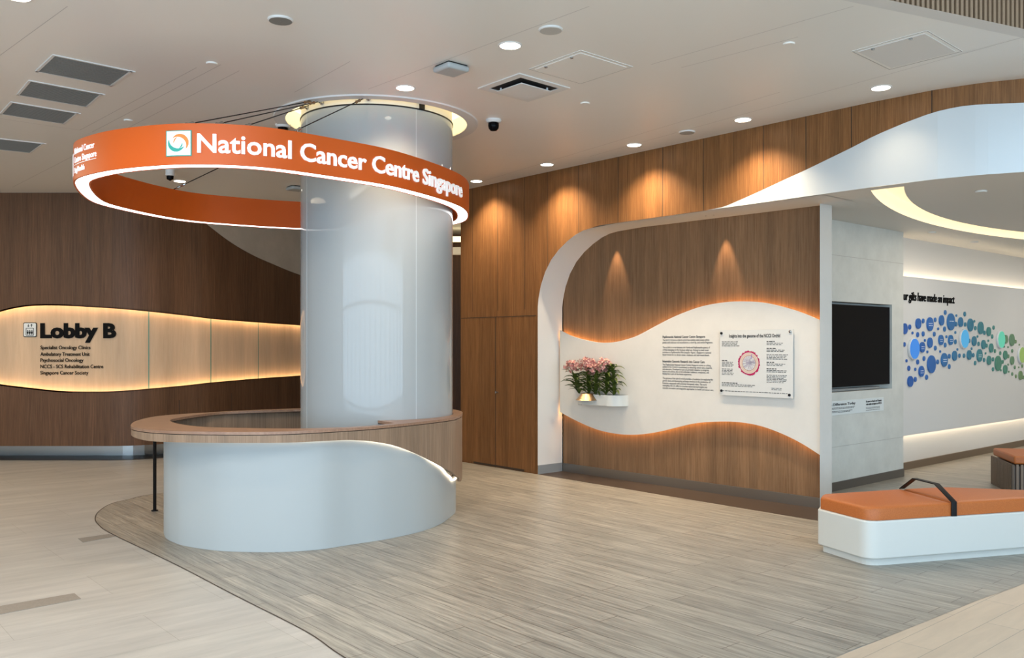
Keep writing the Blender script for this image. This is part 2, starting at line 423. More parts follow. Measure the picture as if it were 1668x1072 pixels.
# wave panel with light behind its edges
OFF = .075
oI = Vector((i0.x, i0.y, 0))+nI*OFF
PW = Path([tuple(oI)[:2], tuple(oI+dI*(i1x-i0x).length)[:2]])
wt = [PW.sz(x, y) for x, y in [(912,538),(930,547),(950,553),(975,558),(1000,557.5),(1020,553),(1040,546),(1070,530),(1100,515),(1140,500),(1180,492.5),(1215,491),(1250,494),(1290,504),(1318,514),(1338,523)]]
wb = [PW.sz(x, y) for x, y in [(912,671),(930,681),(955,693),(980,702),(1010,707.5),(1040,708),(1070,704),(1100,697),(1130,690),(1165,687),(1200,687.5),(1235,693),(1270,705),(1305,722),(1338,743)]]
wt3 = [on(PW, s, z) for s, z in crom([Vector((s,z,0)) for s,z in wt], False, 4) and [(v.x, v.y) for v in crom([Vector((s,z,0)) for s,z in wt], False, 4)]]
wb3 = [on(PW, v.x, v.y) for v in crom([Vector((s,z,0)) for s,z in wb], False, 4)]
nW = int(len(wb3)); 
def resamp3(pts, n):
    L_ = [0]
    for i in range(len(pts)-1): L_.append(L_[-1]+(pts[i+1]-pts[i]).length)
    out = []
    for k in range(n):
        t = L_[-1]*k/(n-1); i = 0
        while i < len(L_)-2 and t > L_[i+1]: i += 1
        out.append(pts[i].lerp(pts[i+1], (t-L_[i])/max(1e-9, L_[i+1]-L_[i])))
    return out
def match_x(top, bot, n=90):           # same plan positions for both edges
    t0 = [( (p-top[0]).xy.length, p.z) for p in top]; b0 = [((p-top[0]).xy.length, p.z) for p in bot]
    return t0, b0
LW = PW.hit(1336.5)
tt = [((p.xy-oI.xy).dot(dI.xy), p.z) for p in wt3]; bb = [((p.xy-oI.xy).dot(dI.xy), p.z) for p in wb3]
xs = [tt[0][0]+(LW-tt[0][0])*i/110 for i in range(111)]
def wv(off, inset=0): return ([Vector((*(oI.xy+dI.xy*x), interp(tt, x)-inset))-nI*off for x in xs], [Vector((*(oI.xy+dI.xy*x), interp(bb, x)+inset))-nI*off for x in xs])
a_t, a_b = wv(0); b_t, b_b = wv(.02)
wavep = M().rings([b_b, a_b, a_t, b_t, b_b], False)
wave = thing('wave_panel', a_b[0], 'cream plaster panel with wavy edges across the wooden niche, glowing edges', 'wall panel')
wavep.build('panel', PL_NICHE, wave)
for nm, k in (('top', 0), ('bottom', 1)):
    e1 = wv(.022, .035)[k]; e2 = wv(.05, .035)[k]; dz = Vector((0,0,-.012 if k == 0 else .012))
    M().rings([e1, e2, [p+dz for p in e2], [p+dz for p in e1], e1], False).build('light_strip', E_AMBER, wave)

# ------------------------------------------------------------------ fin, display wall, donor wall
f0 = P(1335.5, 331, ZS); f0 = Vector((f0.x, f0.y)); k55 = (1355-CX)/F
t_ = (k55*f0.y-f0.x)/(NN.x-k55*NN.y); f1 = f0+NN*t_
struct(M().prism([tuple(f0), tuple(f1), tuple(f1-U*.45), tuple(i_end-U*.3+NN*.05), tuple(i_end)], 0, ZS).build('wall_fin', PL_NICHE, origin=(0,0,0)))
tv0 = P(1355, 803, 0).xy; tvd = (P(1472, 770, 0).xy-tv0)
uT = -5.07; n_a = 7.05; n_b = P(1471, 769, 0).xy.dot(NN)
k14 = (1471.5-CX)/F; n_b = (uT*(k14*U.y-U.x))/(NN.x-k14*NN.y)
def tvp(px, py):                       # display wall plane u = uT
    k = (px-CX)/F; n = (uT*(k*U.y-U.x))/(NN.x-k*NN.y); p = un(uT, n); return n, H+(CY-py)/F*p.y
n0, zt0 = tvp(1355, 490); n1, zt1 = tvp(1453, 497); _, zb0 = tvp(1355, 640); _, zb1 = tvp(1453, 633)
zt, zb = (zt0+zt1)/2, (zb0+zb1)/2; nL = n0-.62
def w3(u, n, z): p = un(u, n); return (p.x, p.y, z)
fw = M()
def rect(mm, u, na, nb, za, zb_): mm.add([w3(u,na,za), w3(u,nb,za), w3(u,nb,zb_), w3(u,na,zb_)], [(0,1,2,3)])
nF = f1.dot(NN)-.03
rect(fw, uT, nF, nL, 0, ZS); rect(fw, uT, n1, n_b, 0, ZS); rect(fw, uT, nL, n1, 0, zb); rect(fw, uT, nL, n1, zt, ZS)
D_ = .16
fw.add([w3(uT,nL,zb), w3(uT,n1,zb), w3(uT,n1,zt), w3(uT,nL,zt), w3(uT-D_,nL,zb), w3(uT-D_,n1,zb), w3(uT-D_,n1,zt), w3(uT-D_,nL,zt)],
       [(0,1,5,4),(1,2,6,5),(2,3,7,6),(3,0,4,7),(4,5,6,7)])
rect(fw, uT-.35, nF, n_b, 0, ZS)
fw.add([w3(uT,n_b,0), w3(uT-.35,n_b,0), w3(uT-.35,n_b,ZS), w3(uT,n_b,ZS)], [(0,1,2,3)])
struct(fw.build('wall_display', PL_PILLAR, origin=(0,0,0)))
struct(M().prism([tuple(un(uT+.0,nF)), tuple(un(uT+.0,n_b)), tuple(un(uT+.012,n_b)), tuple(un(uT+.012,nF))], 0, .10).build('baseboard_display', mat('dark_bronze_skirting', (.10,.085,.07), .4), origin=(0,0,0)))
tl = M()
for py in (430, 712):
    _, z = tvp(1471, py); tl.obox(w3(uT+.001, n0-.3, z), Vector((*NN,0))*(n_b-n0+.3), (0,0,.003), Vector((*U,0))*.001)
struct(tl.build('trim_7', JOINT_L, origin=(0,0,0)))
tv = thing('wall_screen', w3(uT-.1, (nL+n1)/2, zb+.02), 'large black television screen recessed in the grey plaster pillar', 'television')
ctv = uT-.055
M().obox(w3(ctv, nL+.02, zb+.055), Vector((*NN,0))*(n1-nL-.035), (0,0,zt-zb-.085), Vector((*U,0))*.035).build('screen', SCREEN, tv, bevel=.004)
M().obox(w3(ctv-.03, nL+.3, zb+.3), Vector((*NN,0))*(n1-nL-.6), (0,0,.4), Vector((*U,0))*.03).build('mounting_bracket', BLK_METAL, tv)
M().obox(w3(uT-.12, nL+.02, zb+.004), Vector((*NN,0))*(n1-nL-.20), (0,0,.03), Vector((*U,0))*.06).build('speaker_bar', mat('silver_bar', (.45,.47,.48), .35, metal=.6), tv, bevel=.004)
# sign under the screen
sn0, sz0 = tvp(1355, 654); sn1, sz1 = tvp(1439, 647); _, sb0 = tvp(1355, 678); _, sb1 = tvp(1439, 668)
szt, szb = (sz0+sz1)/2, (sb0+sb1)/2; sL = sn0-.35
sg = thing('donation_sign', w3(uT, (sL+sn1)/2, szb), 'small white printed sign under the black screen', 'sign')
M().obox(w3(uT, sL, szb), Vector((*NN,0))*(sn1-sL), (0,0,szt-szb), Vector((*U,0))*.004).build('plate', mat('sign_white', (.74,.78,.77), .4), sg, bevel=.001)
tm = M(); N3 = Vector((*NN,0)); U3 = Vector((*U,0))
w_ = sn1-sn0; hh = szt-szb
text_on(tm, 'Make a Difference Today', w3(uT+.004, sn0-.2, szb+hh*.68), N3, Z3, U3, .028, .2+w_*.43, .02)
text_on(tm, 'Be sure to thank our Donors', w3(uT+.004, sn0+w_*.64, szb+hh*.72), N3, Z3, U3, .024, w_*.31, .02)
text_on(tm, 'who make an impact to NCCS', w3(uT+.004, sn0+w_*.64, szb+hh*.52), N3, Z3, U3, .024, w_*.31, .02)
def greek(mm, o, xd, up, nd, w, h, seed):      # a line of print too small to read
    r = random.Random(seed); x = 0
    while x < w-.01:
        l = min(r.uniform(.012, .045), w-x); mm.obox(Vector(o)+Vector(xd)*x, Vector(xd)*l, Vector(up)*h, Vector(nd)*.0012); x += l+.008
for i, fr in enumerate((.50,.42,.26,.18)): greek(tm, w3(uT+.004, sn0-.2, szb+hh*fr), N3, Z3, U3, .2+w_*(.43-.03*i), .006, i)
for i, fr in enumerate((.32,.24,.12)): greek(tm, w3(uT+.004, sn0+w_*.64, szb+hh*fr), N3, Z3, U3, w_*.28, .005, 10+i)
tm.build('lettering', INK, sg)

uD = -5.28; uP = -5.20                 # donor wall back plane, proud panel
def dn(px, py, u=uP):
    k = (px-CX)/F; n = (u*(k*U.y-U.x))/(NN.x-k*NN.y); p = un(u, n); return n, H+(CY-py)/F*p.y
dw = M(); dw.add([w3(uD-.04,n_b-.3,0), w3(uD-.04,20,0), w3(uD-.04,20,ZS), w3(uD-.04,n_b-.3,ZS)], [(0,1,2,3)])
struct(dw.build('wall_donor', WHITE_MATT, origin=(0,0,0)))
zp1 = (dn(1472,447)[1]+dn(1668,473)[1])/2; zp0 = (dn(1472,711)[1]+dn(1668,681)[1])/2
na_ = n_b-.25
pn = M().obox(w3(uP,na_,zp0), N3*(20-na_), (0,0,zp1-zp0), U3*(-.02)); struct(pn.build('trim_8', WHITE_MATT, origin=(0,0,0)))
struct(M().obox(w3(uP-.03,na_,zp1-.05), N3*(20-na_), (0,0,.012), U3*(-.03)).build('trim_9', E_WALL, origin=(0,0,0)))
struct(M().obox(w3(uP-.03,na_,zp0+.038), N3*(20-na_), (0,0,.012), U3*(-.03)).build('trim_10', E_WALL, origin=(0,0,0)))
struct(M().obox(w3(uD-.04,na_,0), N3*(20-na_), (0,0,.10), U3*.02).build('baseboard_donor', mat('bronze_brown_skirting', (.16,.115,.075), .45), origin=(0,0,0)))
tm = M(); na, za = dn(1462, 488); nb, zb_ = dn(1554, 494)
text_on(tm, 'Your gifts have made an impact', w3(uP, na, za), N3, Z3, U3, .115, nb-na, .008, .010, .12, .92)
tag(tm.build('wall_lettering', BLACK), 'black slanted slogan lettering above the coloured donor discs', 'lettering')
# donor discs
BIG = [(140,580,195,(.06,.30,.90),'largest thick lit blue disc, leftmost of the raised donor discs'),
       (580,493,175,(.10,.50,.90),'thick lit sky-blue disc with white rim on the donor wall'),
       (900,500,160,(.16,.72,.50),'thick lit mint-green disc with white rim on the donor wall'),
       (1082,635,150,(.34,.50,.14),'thick lit olive-green disc with white rim at the photo edge')]
MED = [(66,405,95,'dark blue flat disc half hidden by the plaster pillar'),(185,360,92,'dark blue flat disc above the leftmost raised disc'),
 (287,365,120,'larger dark blue lettered disc, second whole one in the top row'),(388,332,90,'mid blue flat disc just left of the biggest top-row disc'),
 (470,345,148,'biggest flat blue disc of the top row, white line of print'),(555,347,85,'steel-blue flat disc directly above the sky-blue raised disc'),
 (640,372,112,'large teal-blue disc right above the sky-blue raised disc'),(730,398,110,'large teal disc midway between sky-blue and mint raised discs'),
 (800,430,80,'medium teal disc left of the mint-green raised disc, top row'),(950,497,75,'greyish green disc touching the right of the mint raised disc'),
 (1003,503,105,'olive-grey disc, larger one right of the mint raised disc'),(220,567,92,'blue lettered disc touching the leftmost raised disc on its right'),
 (287,527,90,'blue plain disc in the middle row, right of the leftmost raised disc'),(383,503,90,'blue lettered disc, third of the middle row'),
 (468,503,88,'blue lettered disc just left of the sky-blue raised disc'),(673,513,85,'teal disc just right of the sky-blue raised disc'),
 (755,543,80,'teal disc left of two near the mint raised disc, middle row'),(822,573,80,'teal-green disc lower left of the mint raised disc'),
 (945,635,78,'dull green disc between the mint and olive raised discs'),(1005,682,75,'green disc lower left of the olive raised disc'),
 (115,865,95,'blue plain disc, lowest one at the left end of the swarm'),(212,777,95,'blue lettered disc below the leftmost raised disc'),
 (300,715,155,'biggest flat blue plain disc in the lower row'),(412,677,120,'blue lettered disc right of the biggest lower-row disc'),
 (502,641,87,'blue plain disc below and left of the sky-blue raised disc'),(630,634,85,'steel-blue disc below and right of the sky-blue raised disc'),
 (720,638,110,'large teal lettered disc in the middle of the lower row'),(803,681,80,'medium teal disc just left of the biggest green disc'),
 (882,707,132,'biggest flat green disc, below the mint raised disc'),(945,760,78,'green disc at lower right of the biggest green disc'),
 (1078,812,78,'green disc at the lowest right, under the olive raised disc')]
SML = [(113,390,45),(230,337,42),(335,327,40),(423,263,42),(593,277,42),(520,290,22),(517,365,42),(597,368,38),(677,340,22),(686,400,38),(765,440,38),(845,395,36),(833,473,38),(137,442,25),(182,457,45),(230,450,45),(327,452,42),(361,406,25),(417,408,45),(511,438,25),(433,475,25),(512,519,42),(422,547,42),(336,574,42),(245,507,25),(267,607,25),(237,665,42),(182,695,45),(85,685,28),(105,750,45),(161,759,28),(161,847,45),(260,828,45),(357,694,42),(379,604,22),(458,645,42),(458,735,42),(529,586,22),(547,640,38),(587,640,38),(632,510,38),(714,537,38),(704,473,22),(653,579,22),(668,636,38),(684,704,38),(762,677,36),(785,553,36),(799,510,20),(775,620,20),(840,672,36),(840,759,36),(857,600,34),(903,618,34),(924,695,34),(910,768,18),(938,562,18),(972,565,18),(1008,598,32),(974,645,34),(972,718,18),(978,780,18),(1008,800,32),(1030,742,32),(1038,518,32),(1070,545,16),(1065,742,14),(1095,730,30),(1040,820,32),(1104,830,34),(66,542,40)]
def dpx(cx, cy, h):
    n, z = dn(1460+cx/5.36, 460+cy/5.36); p = un(uP, n); return n, z, h/2/5.36*p.y/F
CT = [(60,(.02,.11,.42)),(300,(.03,.15,.45)),(480,(.035,.18,.42)),(640,(.05,.22,.32)),(760,(.07,.26,.28)),(880,(.08,.27,.20)),(1000,(.17,.29,.17)),(1100,(.20,.30,.14))]
def dcol(x):
    return tuple(interp([(a, c[i]) for a, c in CT], x) for i in range(3))
dm = {}
def dmat(x):
    k = round(x/90)
    if k not in dm: dm[k] = mat('donor_disc_%s' % ('blue' if k < 7 else 'green'), dcol(k*90), .35)
    return dm[k]
for cx, cy, h, lab in MED:
    n, z, r = dpx(cx, cy, h)
    o = M().lathe(w3(uP, n, z), [(r*.96,0),(r,.003),(r,.018),(r*.985,.021)], 40, U3, True, True).build('donor_disc', dmat(cx), smooth=True)
    tag(o, lab, 'wall disc', 'flat named discs on the donor wall')
    if 'letter' in lab or 'print' in lab:
        g = M()
        for j in range(1 if 'print' in lab else 2): greek(g, Vector(w3(uP+.0215, n-r*.6, z+.006-j*.028)), N3, Z3, U3, r*1.2, .0045, int(cx)+j)
        g.build('lettering', LETTER, o)
for cx, cy, h in SML:
    n, z, r = dpx(cx, cy, h)
    o = M().lathe(w3(uP, n, z), [(r*.95,0),(r,.002),(r,.012),(r*.95,.014)], 20, U3, True, True).build('donor_dot', dmat(cx), smooth=True)
    sz_ = 'tiny' if h < 30 else 'small'; cn = 'blue' if cx < 560 else ('teal' if cx < 880 else 'grey-green')
    tag(o, f'{sz_} {cn} blank dot scattered between the discs on the donor wall', 'wall disc', f'{sz_} {cn} dots on the donor wall')
RIM = mat('white_disc_rim', (.74,.75,.76), .4)
for cx, cy, h, c, lab in BIG:
    n, z, r = dpx(cx, cy, h); r *= .97
    t = thing('raised_donor_disc', w3(uP, n, z), lab, 'wall disc', 'thick lit discs on the donor wall')
    M().lathe(w3(uP, n, z), [(r*.8,0),(r,.004),(r,.011),(r*.97,.013),(r,.015),(r,.028),(r*.97,.031)], 48, U3, True, True).build('rim', RIM, t, smooth=True)
    fm = mat('lit_disc_face', tuple(x*.6 for x in c), .3, emit=c, es=.28)
    M().lathe(w3(uP+.031, n, z), [(r*.93,0),(r*.93,.006)], 48, U3, True, True).build('face', fm, t)

# ------------------------------------------------------------------ niche wall writing, board, planter
def nw(px, py): s, z = PW.sz(px, py); return on(PW, s, z)
X3 = Vector((dI.x, dI.y, 0)); 
o1 = nw(1079.5, 549.5); wid = (nw(1162.5, 560)-o1).dot(X3)
tm = M()
lines = [(549.5,'Papilionanda National Cancer Centre Singapore',.84,1),(554.2,'The NCCS Orchid is a hybrid orchid that exhibits vivid orange-yellow',.92,0),(558.2,'petals with delicate red tessellations, a dark lip, and sweet fragrance.',.985,0),
 (566,'The orchid is a cross between the Vanda and Papilionanthe genera of',.93,0),(570,'orchids belonging to the Vandeae subgroup. Among its most iconic',.91,0),(574,'members is Papilionanthe Miss Joaquim \u2018Agnes\u2019, Singapore\u2019s national',.95,0),(578,'flower known for its vibrant colour, resilience, and year-round bloom.',.92,0),
 (589,'Integrating Genomic Research into Cancer Care',.83,1),(594,'The Papilionanda National Cancer Centre Singapore serves as a living',.945,0),(597.7,'symbol of the Centre\u2019s commitment to advancing cancer care, research,',.97,0),(601.4,'and education. Developed as part of a broader initiative to integrate',.91,0),(605.1,'nature and science, the orchid embodies resilience, complexity, and',.91,0),(608.8,'beauty that is part of the human experience.',.58,0),
 (616,'The genome of this hybrid orchid provides a foundation for exploring the',.985,0),(620,'genetic basis and illuminating pathways involved in the production of',.94,0),(624,'bioactive compounds with potential therapeutic value. This work',.87,0),(628,'exemplifies NCCS\u2019s effort to translate nature-derived insights into',.88,0),(632,'scientific innovation and integrative approaches to health and cancer care.',1.0,0)]
for y, tx, fr, b in lines:
    oo = nw(1079.5, y+1.2); text_on(tm, tx, oo, X3, Z3, nI, .028 if b else .022, wid*fr, .02 if b else .0, .001)
tag(tm.build('wall_text', INK), 'block of small black printed paragraphs on the cream wavy panel', 'lettering')
c00 = nw(1175, 537); c10 = nw(1294, 537.5); c01 = nw(1175, 645); c11 = nw(1294, 655)
bz1 = (nw(1175,538).z+nw(1294,536).z)/2; bz0 = (nw(1175,641).z+nw(1294,652).z)/2
bd = thing('genome_board', c01+nI*.02, 'clear acrylic board with round red genome chart, held by corner studs', 'information board')
bw = (c10-c00).dot(X3); bh = bz1-bz0
B0 = Vector((c00.x, c00.y, bz0))+nI*.022
def bp(fx, fz, d=.0): return B0+X3*(bw*fx)+Z3*(bh*(1-fz))+nI*(.006+d)
M().obox(B0, X3*bw, Z3*bh, nI*.006).build('acrylic_sheet', ACRYL, bd, bevel=.001)
for fx, fz in ((.025,.05),(.965,.035),(.025,.93),(.955,.95)):
    M().lathe(bp(fx,fz)-nI*.028, [(.009,0),(.009,.027),(.014,.028),(.014,.036),(.011,.038)], 16, nI, True, True).build('stud', BLK_METAL if fx<.96 else STEEL, bd, smooth=True)
tm = M()
text_on(tm, 'Insights into the genome of the NCCS Orchid', bp(.135,.115), X3, Z3, nI, .036, bw*.70, .03, .001)
for (fx, fz, w, nn, hd) in [(.03,.185,.25,4,0),(.03,.475,.17,5,1),(.03,.60,.17,5,0),(.03,.815,.5,3,1),(.03,.935,.9,1,0),(.655,.185,.24,3,1),(.655,.285,.27,3,1),(.655,.375,.28,4,0),(.655,.49,.26,3,1),(.655,.585,.29,3,1),(.655,.675,.27,6,0),(.72,.865,.14,2,0)]:
    for j in range(nn):
        greek(tm, bp(fx, fz+j*.021), X3, Z3, nI, bw*w*((.45 if hd and j==0 else 1-.06*(j%3))), .0095 if (hd and j==0) else .006, int(fx*99+fz*999)+j)
tm.build('printed_text', INK, bd)
cc = (.415,.50); R0 = bw*.145
def annulus(mm, c, r0, r1, xd, up, nd, n=64, d=.0015, wob=None):
    a, b = [], []
    for i in range(n+1):
        t = 2*PI*i/n; v = xd*math.cos(t)+up*math.sin(t); k = wob(i) if wob else 0
        a.append(c+v*r0+nd*d); b.append(c+v*(r1+k)+nd*d)
    mm.rings([a, b], False)
rr = random.Random(3); wobs = [rr.uniform(-.004,.014) for _ in range(65)]
g1 = M(); annulus(g1, bp(*cc), R0*.90, R0*.98, X3, Z3, nI, 64, .001, lambda i: wobs[i % 64]); g1.build('chart_ring', mat('magenta_print', (.42,.01,.09), .5), bd)
g2 = M(); annulus(g2, bp(*cc), R0*.62, R0*.65, X3, Z3, nI); annulus(g2, bp(*cc), R0*.80, R0*.81, X3, Z3, nI); annulus(g2, bp(*cc), R0*.72, R0*.73, X3, Z3, nI); g2.build('chart_ring', mat('rust_print', (.42,.12,.06), .5), bd)
g3 = M(); annulus(g3, bp(*cc), R0*.655, R0*.89, X3, Z3, nI, 64, .0006); g3.build('chart_ring', mat('cream_print', (.66,.56,.46), .5), bd)
g4 = M()
for i in range(26):
    t = rr.uniform(0, 2*PI); t2 = t+rr.uniform(1.5, 4.5); a = bp(*cc)+(X3*math.cos(t)+Z3*math.sin(t))*R0*.6; b = bp(*cc)+(X3*math.cos(t2)+Z3*math.sin(t2))*R0*.6
    m_ = bp(*cc)+(a+b-2*bp(*cc))*.12
    pts = [a.lerp(m_, k/4).lerp(m_.lerp(b, k/4), k/4)+nI*.001 for k in range(5)]
    up_ = (b-a).normalized().cross(nI)*.0016
    g4.rings([[p-up_ for p in pts],[p+up_ for p in pts]], False)
g4.build('chart_lines', mat('grey_violet_print', (.42,.38,.46), .5), bd)
g5 = M().obox(bp(cc[0]+.02, cc[1]-.055), X3*.008+Z3*.01, Z3*.05+X3*.012, nI*.002); g5.build('chart_mark', mat('blue_print', (.10,.08,.45), .5), bd)

# planter shelf with orchids
pL = PW.sz(948, 655)[0]; pR = PW.sz(1023, 655)[0]; zt_ = PW.sz(980, 641.5)[1]; zbt = PW.sz(985, 659)[1]
dep = .19; rad = dep
def capsule(s0, s1, d, inset=0, n=14):
    pts = [on(PW, s0+inset, 0), ]
    s1_ = s1-inset; dd_ = d-inset; r = dd_*.98
    out = [on(PW, s0+inset, 0, 0)]
    for i in range(n+1):
        t = PI-PI/2*i/n; q_ = on(PW, s0+inset+r+r*math.cos(t), 0)+nI*(dd_*math.sin(t)); out.append(q_)
    for i in range(n+1):
        t = PI/2-PI/2*i/n; q_ = on(PW, s1_-r+r*math.cos(t), 0)+nI*(dd_*math.sin(t)); out.append(q_)
    return [(p.x, p.y) for p in out]
pw = thing('planter_shelf', on(PW, (pL+pR)/2, zbt), 'white rounded wall planter shelf on the cream wavy panel', 'planter')
o_, i_ = capsule(pL, pR, dep), capsule(pL, pR, dep, .012)
mm = M(); zz = lambda pts, z: [(a, b, z) for a, b in pts]
mm.rings([zz(o_, zbt), zz(o_, zt_), zz(i_, zt_), zz(i_, zt_-.03)], True, True, False)
mm.build('tray', WHITE_LIT, pw, smooth=True)
M().prism([(a, b) for a, b in i_], zt_-.05, zt_-.025).build('soil', MOSS, pw)
sB = PW.sz(975, 650)[0]; bc = on(PW, sB, zbt+.060)+nI*(dep+.02)
bt = thing('brass_bell', bc, 'polished brass flared bowl hanging at the front of the planter', 'bowl')
M().lathe(bc, [(.07,.078),(.076,.073),(.125,.012),(.14,.0),(.133,.0),(.07,.066)], 32, (0,0,1)).build('bowl', BRASS, bt, smooth=True)
M().obox(bc-nI*.10+X3*(-.05)+Z3*.068, X3*.10, nI*.12, Z3*.010).build('hanger', BRASS, bt)
tm = M(); text_on(tm, 'IN', nw(942.5, 660), X3, Z3, nI, .035, .05, 0, .001); tag(tm.build('wall_initials', GRILLE), 'faint grey engraved letters below the left of the planter', 'lettering')
def leaf(mm, base, dirv, L, w, up0, droop, n=7):
    dirv = Vector(dirv).normalized(); side = dirv.cross(Z3).normalized(); a, b, c = [], [], []
    for i in range(n+1):
        t = i/n; p = base+dirv*(L*t*(.75+.25*t))+Z3*(L*(up0*t-droop*t*t)); ww = w*(1-t)**.6*(.55+.45*min(1, t*4))
        a.append(p-side*ww+Z3*ww*.5); b.append(p); c.append(p+side*ww+Z3*ww*.5)
    mm.rings([a, b, c], False)
def orchid(name_label, s, height, blooms, lean, seed, d_off):
    r = random.Random(seed); base = on(PW, s, zt_-.026)+nI*d_off
    t = thing('orchid_plant', base, name_label, 'plant', 'orchids in the wall planter')
    top = base+Z3*height+X3*lean
    st = M().tube([base, base.lerp(top,.5)+X3*lean*.1, top], [.010,.009,.006], 8); st.build('stem', LEAF, t, smooth=True)
    lv = M(); nl = int(height/.012)
    for i in range(nl):
        f = .05+.93*i/nl; p = base.lerp(top, f); sd = 1 if i % 2 else -1
        dv = X3*sd+nI*r.uniform(-.1,1.0)
        leaf(lv, p, dv, r.uniform(.17,.27)*(1-.3*f), .030, r.uniform(.8,1.15), r.uniform(.55,1.0))
    lv.build('leaves', LEAF, t, smooth=True)
    for (bx, bz, brad, cnt) in blooms:
        c = base+X3*bx+Z3*bz+nI*.03; fm1, fm2 = M(), M()
        for k in range(cnt):
            v = Vector((r.gauss(0,1), r.gauss(0,1), r.gauss(0,1))).normalized()*(brad*r.uniform(.35,1)); v.z *= .75
            q_ = c+v; nrm = (v.normalized()+nI*.8+Vector((r.uniform(-.3,.3),)*3)).normalized()
            if (q_.xy-oI.xy).dot(nI.xy) < .02: q_ += nI*.05
            t1 = nrm.cross(Z3).normalized(); t2 = nrm.cross(t1)
            for j in range(5):
                an = 2*PI*j/5+k; dv = t1*math.cos(an)+t2*math.sin(an); sv = nrm.cross(dv); l = .029
                (fm1 if (j+k) % 3 else fm2).add([q_, q_+dv*l*.55+sv*l*.32+nrm*.004, q_+dv*l+nrm*.008, q_+dv*l*.55-sv*l*.32+nrm*.004], [(0,1,2),(0,2,3)])
        fl_ = fm1.build('flower_cluster', PETAL, t); fm2.build('petal_tips', PETAL2, fl_)
        M().tube([base.lerp(top,.6), c], .004, 6).build('flower_stalk', LEAF, t)
sx = lambda px: PW.sz(px, 640)[0]
orchid('leftmost orchid, pink blooms leaning out over the planter end', sx(955), .26, [(-.12,.36,.10,54)], -.10, 1, .12)
orchid('orchid with the tallest and widest pink flower cluster', sx(968), .30, [(.0,.40,.125,90),(.08,.33,.09,44)], -.02, 2, .10)
orchid('leafy orchid without flowers in the middle of the planter', sx(982), .36, [], .0, 3, .13)
orchid('right-hand pink-flowered orchid in the planter', sx(996), .33, [(-.03,.38,.115,78)], .02, 4, .10)
orchid('rightmost tall leafy orchid without flowers', sx(1011), .38, [], -.03, 5, .12)

# ------------------------------------------------------------------ soffit with ring slot, right-hand lighting
RCc = Vector((6.3, 7.6))
import itertools
og = [P(x, y, ZS).xy for x, y in [(1418,312),(1449,337),(1479,354),(1539,370),(1599,382),(1668,390)]]
ig = [P(x, y, ZS).xy for x, y in [(1470,305),(1479,321),(1497,336),(1527,351),(1563,363),(1668,378)]]
def fit(pts):
    import numpy as np
    A = np.array([[2*p.x, 2*p.y, 1] for p in pts]); b = np.array([p.x**2+p.y**2 for p in pts])
    x = np.linalg.lstsq(A, b, rcond=None)[0]; return Vector((x[0], x[1])), math.sqrt(x[2]+x[0]**2+x[1]**2)
co, ro = fit(og); ci, ri = fit(ig)
print('slot', co, ro, ci, ri)
header = [tuple(PA.at(s_in+(sE-s_in)*i/80)) for i in range(81)]
# clip of the slot circle against the header: follow it where it stays behind
def in_back(p):                        # behind the header surface?
    s = min((PA.at(PA.L*i/300) for i in range(301)), key=lambda q_: (q_-p).length)
    i = min(range(301), key=lambda k: (PA.at(PA.L*k/300)-p).length); n = PA.nrm(PA.L*i/300)
    return (p-s).dot(n)*(1 if n.y > 0 else -1) > .06
def arc_in(c, r, n=240):
    pts = [Vector(q_) for q_ in circle(c, r, n)]; ok = [in_back(p) for p in pts]
    k = next((i for i in range(n) if not ok[i] and ok[(i+1) % n]), None)
    if k is None: return pts, True
    out = []; i = (k+1) % n
    while ok[i]: out.append(pts[i]); i = (i+1) % n
    return out, False
ao, fo = arc_in(co, ro); ai, fi = arc_in(ci, ri)
print('arcs', len(ao), fo, len(ai), fi)
if fo: ao.append(ao[0])
if fi: ai.append(ai[0])
nA = 80
def rs2(pts, n):
    p = Path([tuple(v) for v in pts]); return [p.at(p.L*i/(n-1)) for i in range(n)]
ao, ai = rs2(ao, nA), rs2(ai, nA)
far = [tuple(un(uD-.04, 20)), tuple(un(uD-.04, 8.4))]
jl = [tuple(to_inner(PA.at(s_in)))]
outer = header+[(13.9, 8.2), (13.9, 19)]+far+[tuple(to_inner(Vector(header[0])))]
hole = [tuple(p) for p in ao]+[tuple(p) for p in reversed(ai)]
if fo: sofm = holes(outer, [hole], ZS)
else: sofm = holes(outer, [hole], ZS)
struct(sofm.build('ceiling', SOFF, origin=(0,0,0), fix=False))
sl = M(); up = .16
sl.rings([[(*p, ZS) for p in ao], [(*p, ZS+up) for p in ao], [(*p, ZS+up) for p in ai], [(*p, ZS) for p in ai]], False)
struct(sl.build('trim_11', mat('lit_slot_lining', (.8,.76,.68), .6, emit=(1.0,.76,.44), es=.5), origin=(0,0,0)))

# ------------------------------------------------------------------ lobby wall on the left
PLB = Path([(-13.9,12.44),(-9.0,12.44),(-7.25,12.44),(-6.2,12.44),(-5.95,12.44),(-5.5,12.46),(-5.15,12.62),(-4.82,12.88),(-4.47,13.2),(-3.97,14.0),(-3.55,14.9),(-3.0,16.2),(-2.6,17.5),(-2.4,20)])
PLB = Path([tuple(v.xy) for v in crom([Vector((*p,0)) for p in PLB.p], False, 6)])
bt_ = [PLB.sz(x, y) for x, y in [(-120,545),(-60,528),(0,508),(30,501),(60,498),(100,498),(140,500),(190,503),(245,508),(300,514),(350,520),(428,526),(486,530),(560,536)]]
bb_ = [PLB.sz(x, y) for x, y in [(-120,600),(-60,616),(0,626),(50,632),(100,637),(160,638),(200,636.5),(243,633),(300,628),(350,622.5),(428,616),(486,612),(560,605)]]
sm = lambda tb: [(v.x, v.y) for v in crom([Vector((a,b,0)) for a,b in tb], False, 5)]
bt_, bb_ = sm(bt_), sm(bb_)
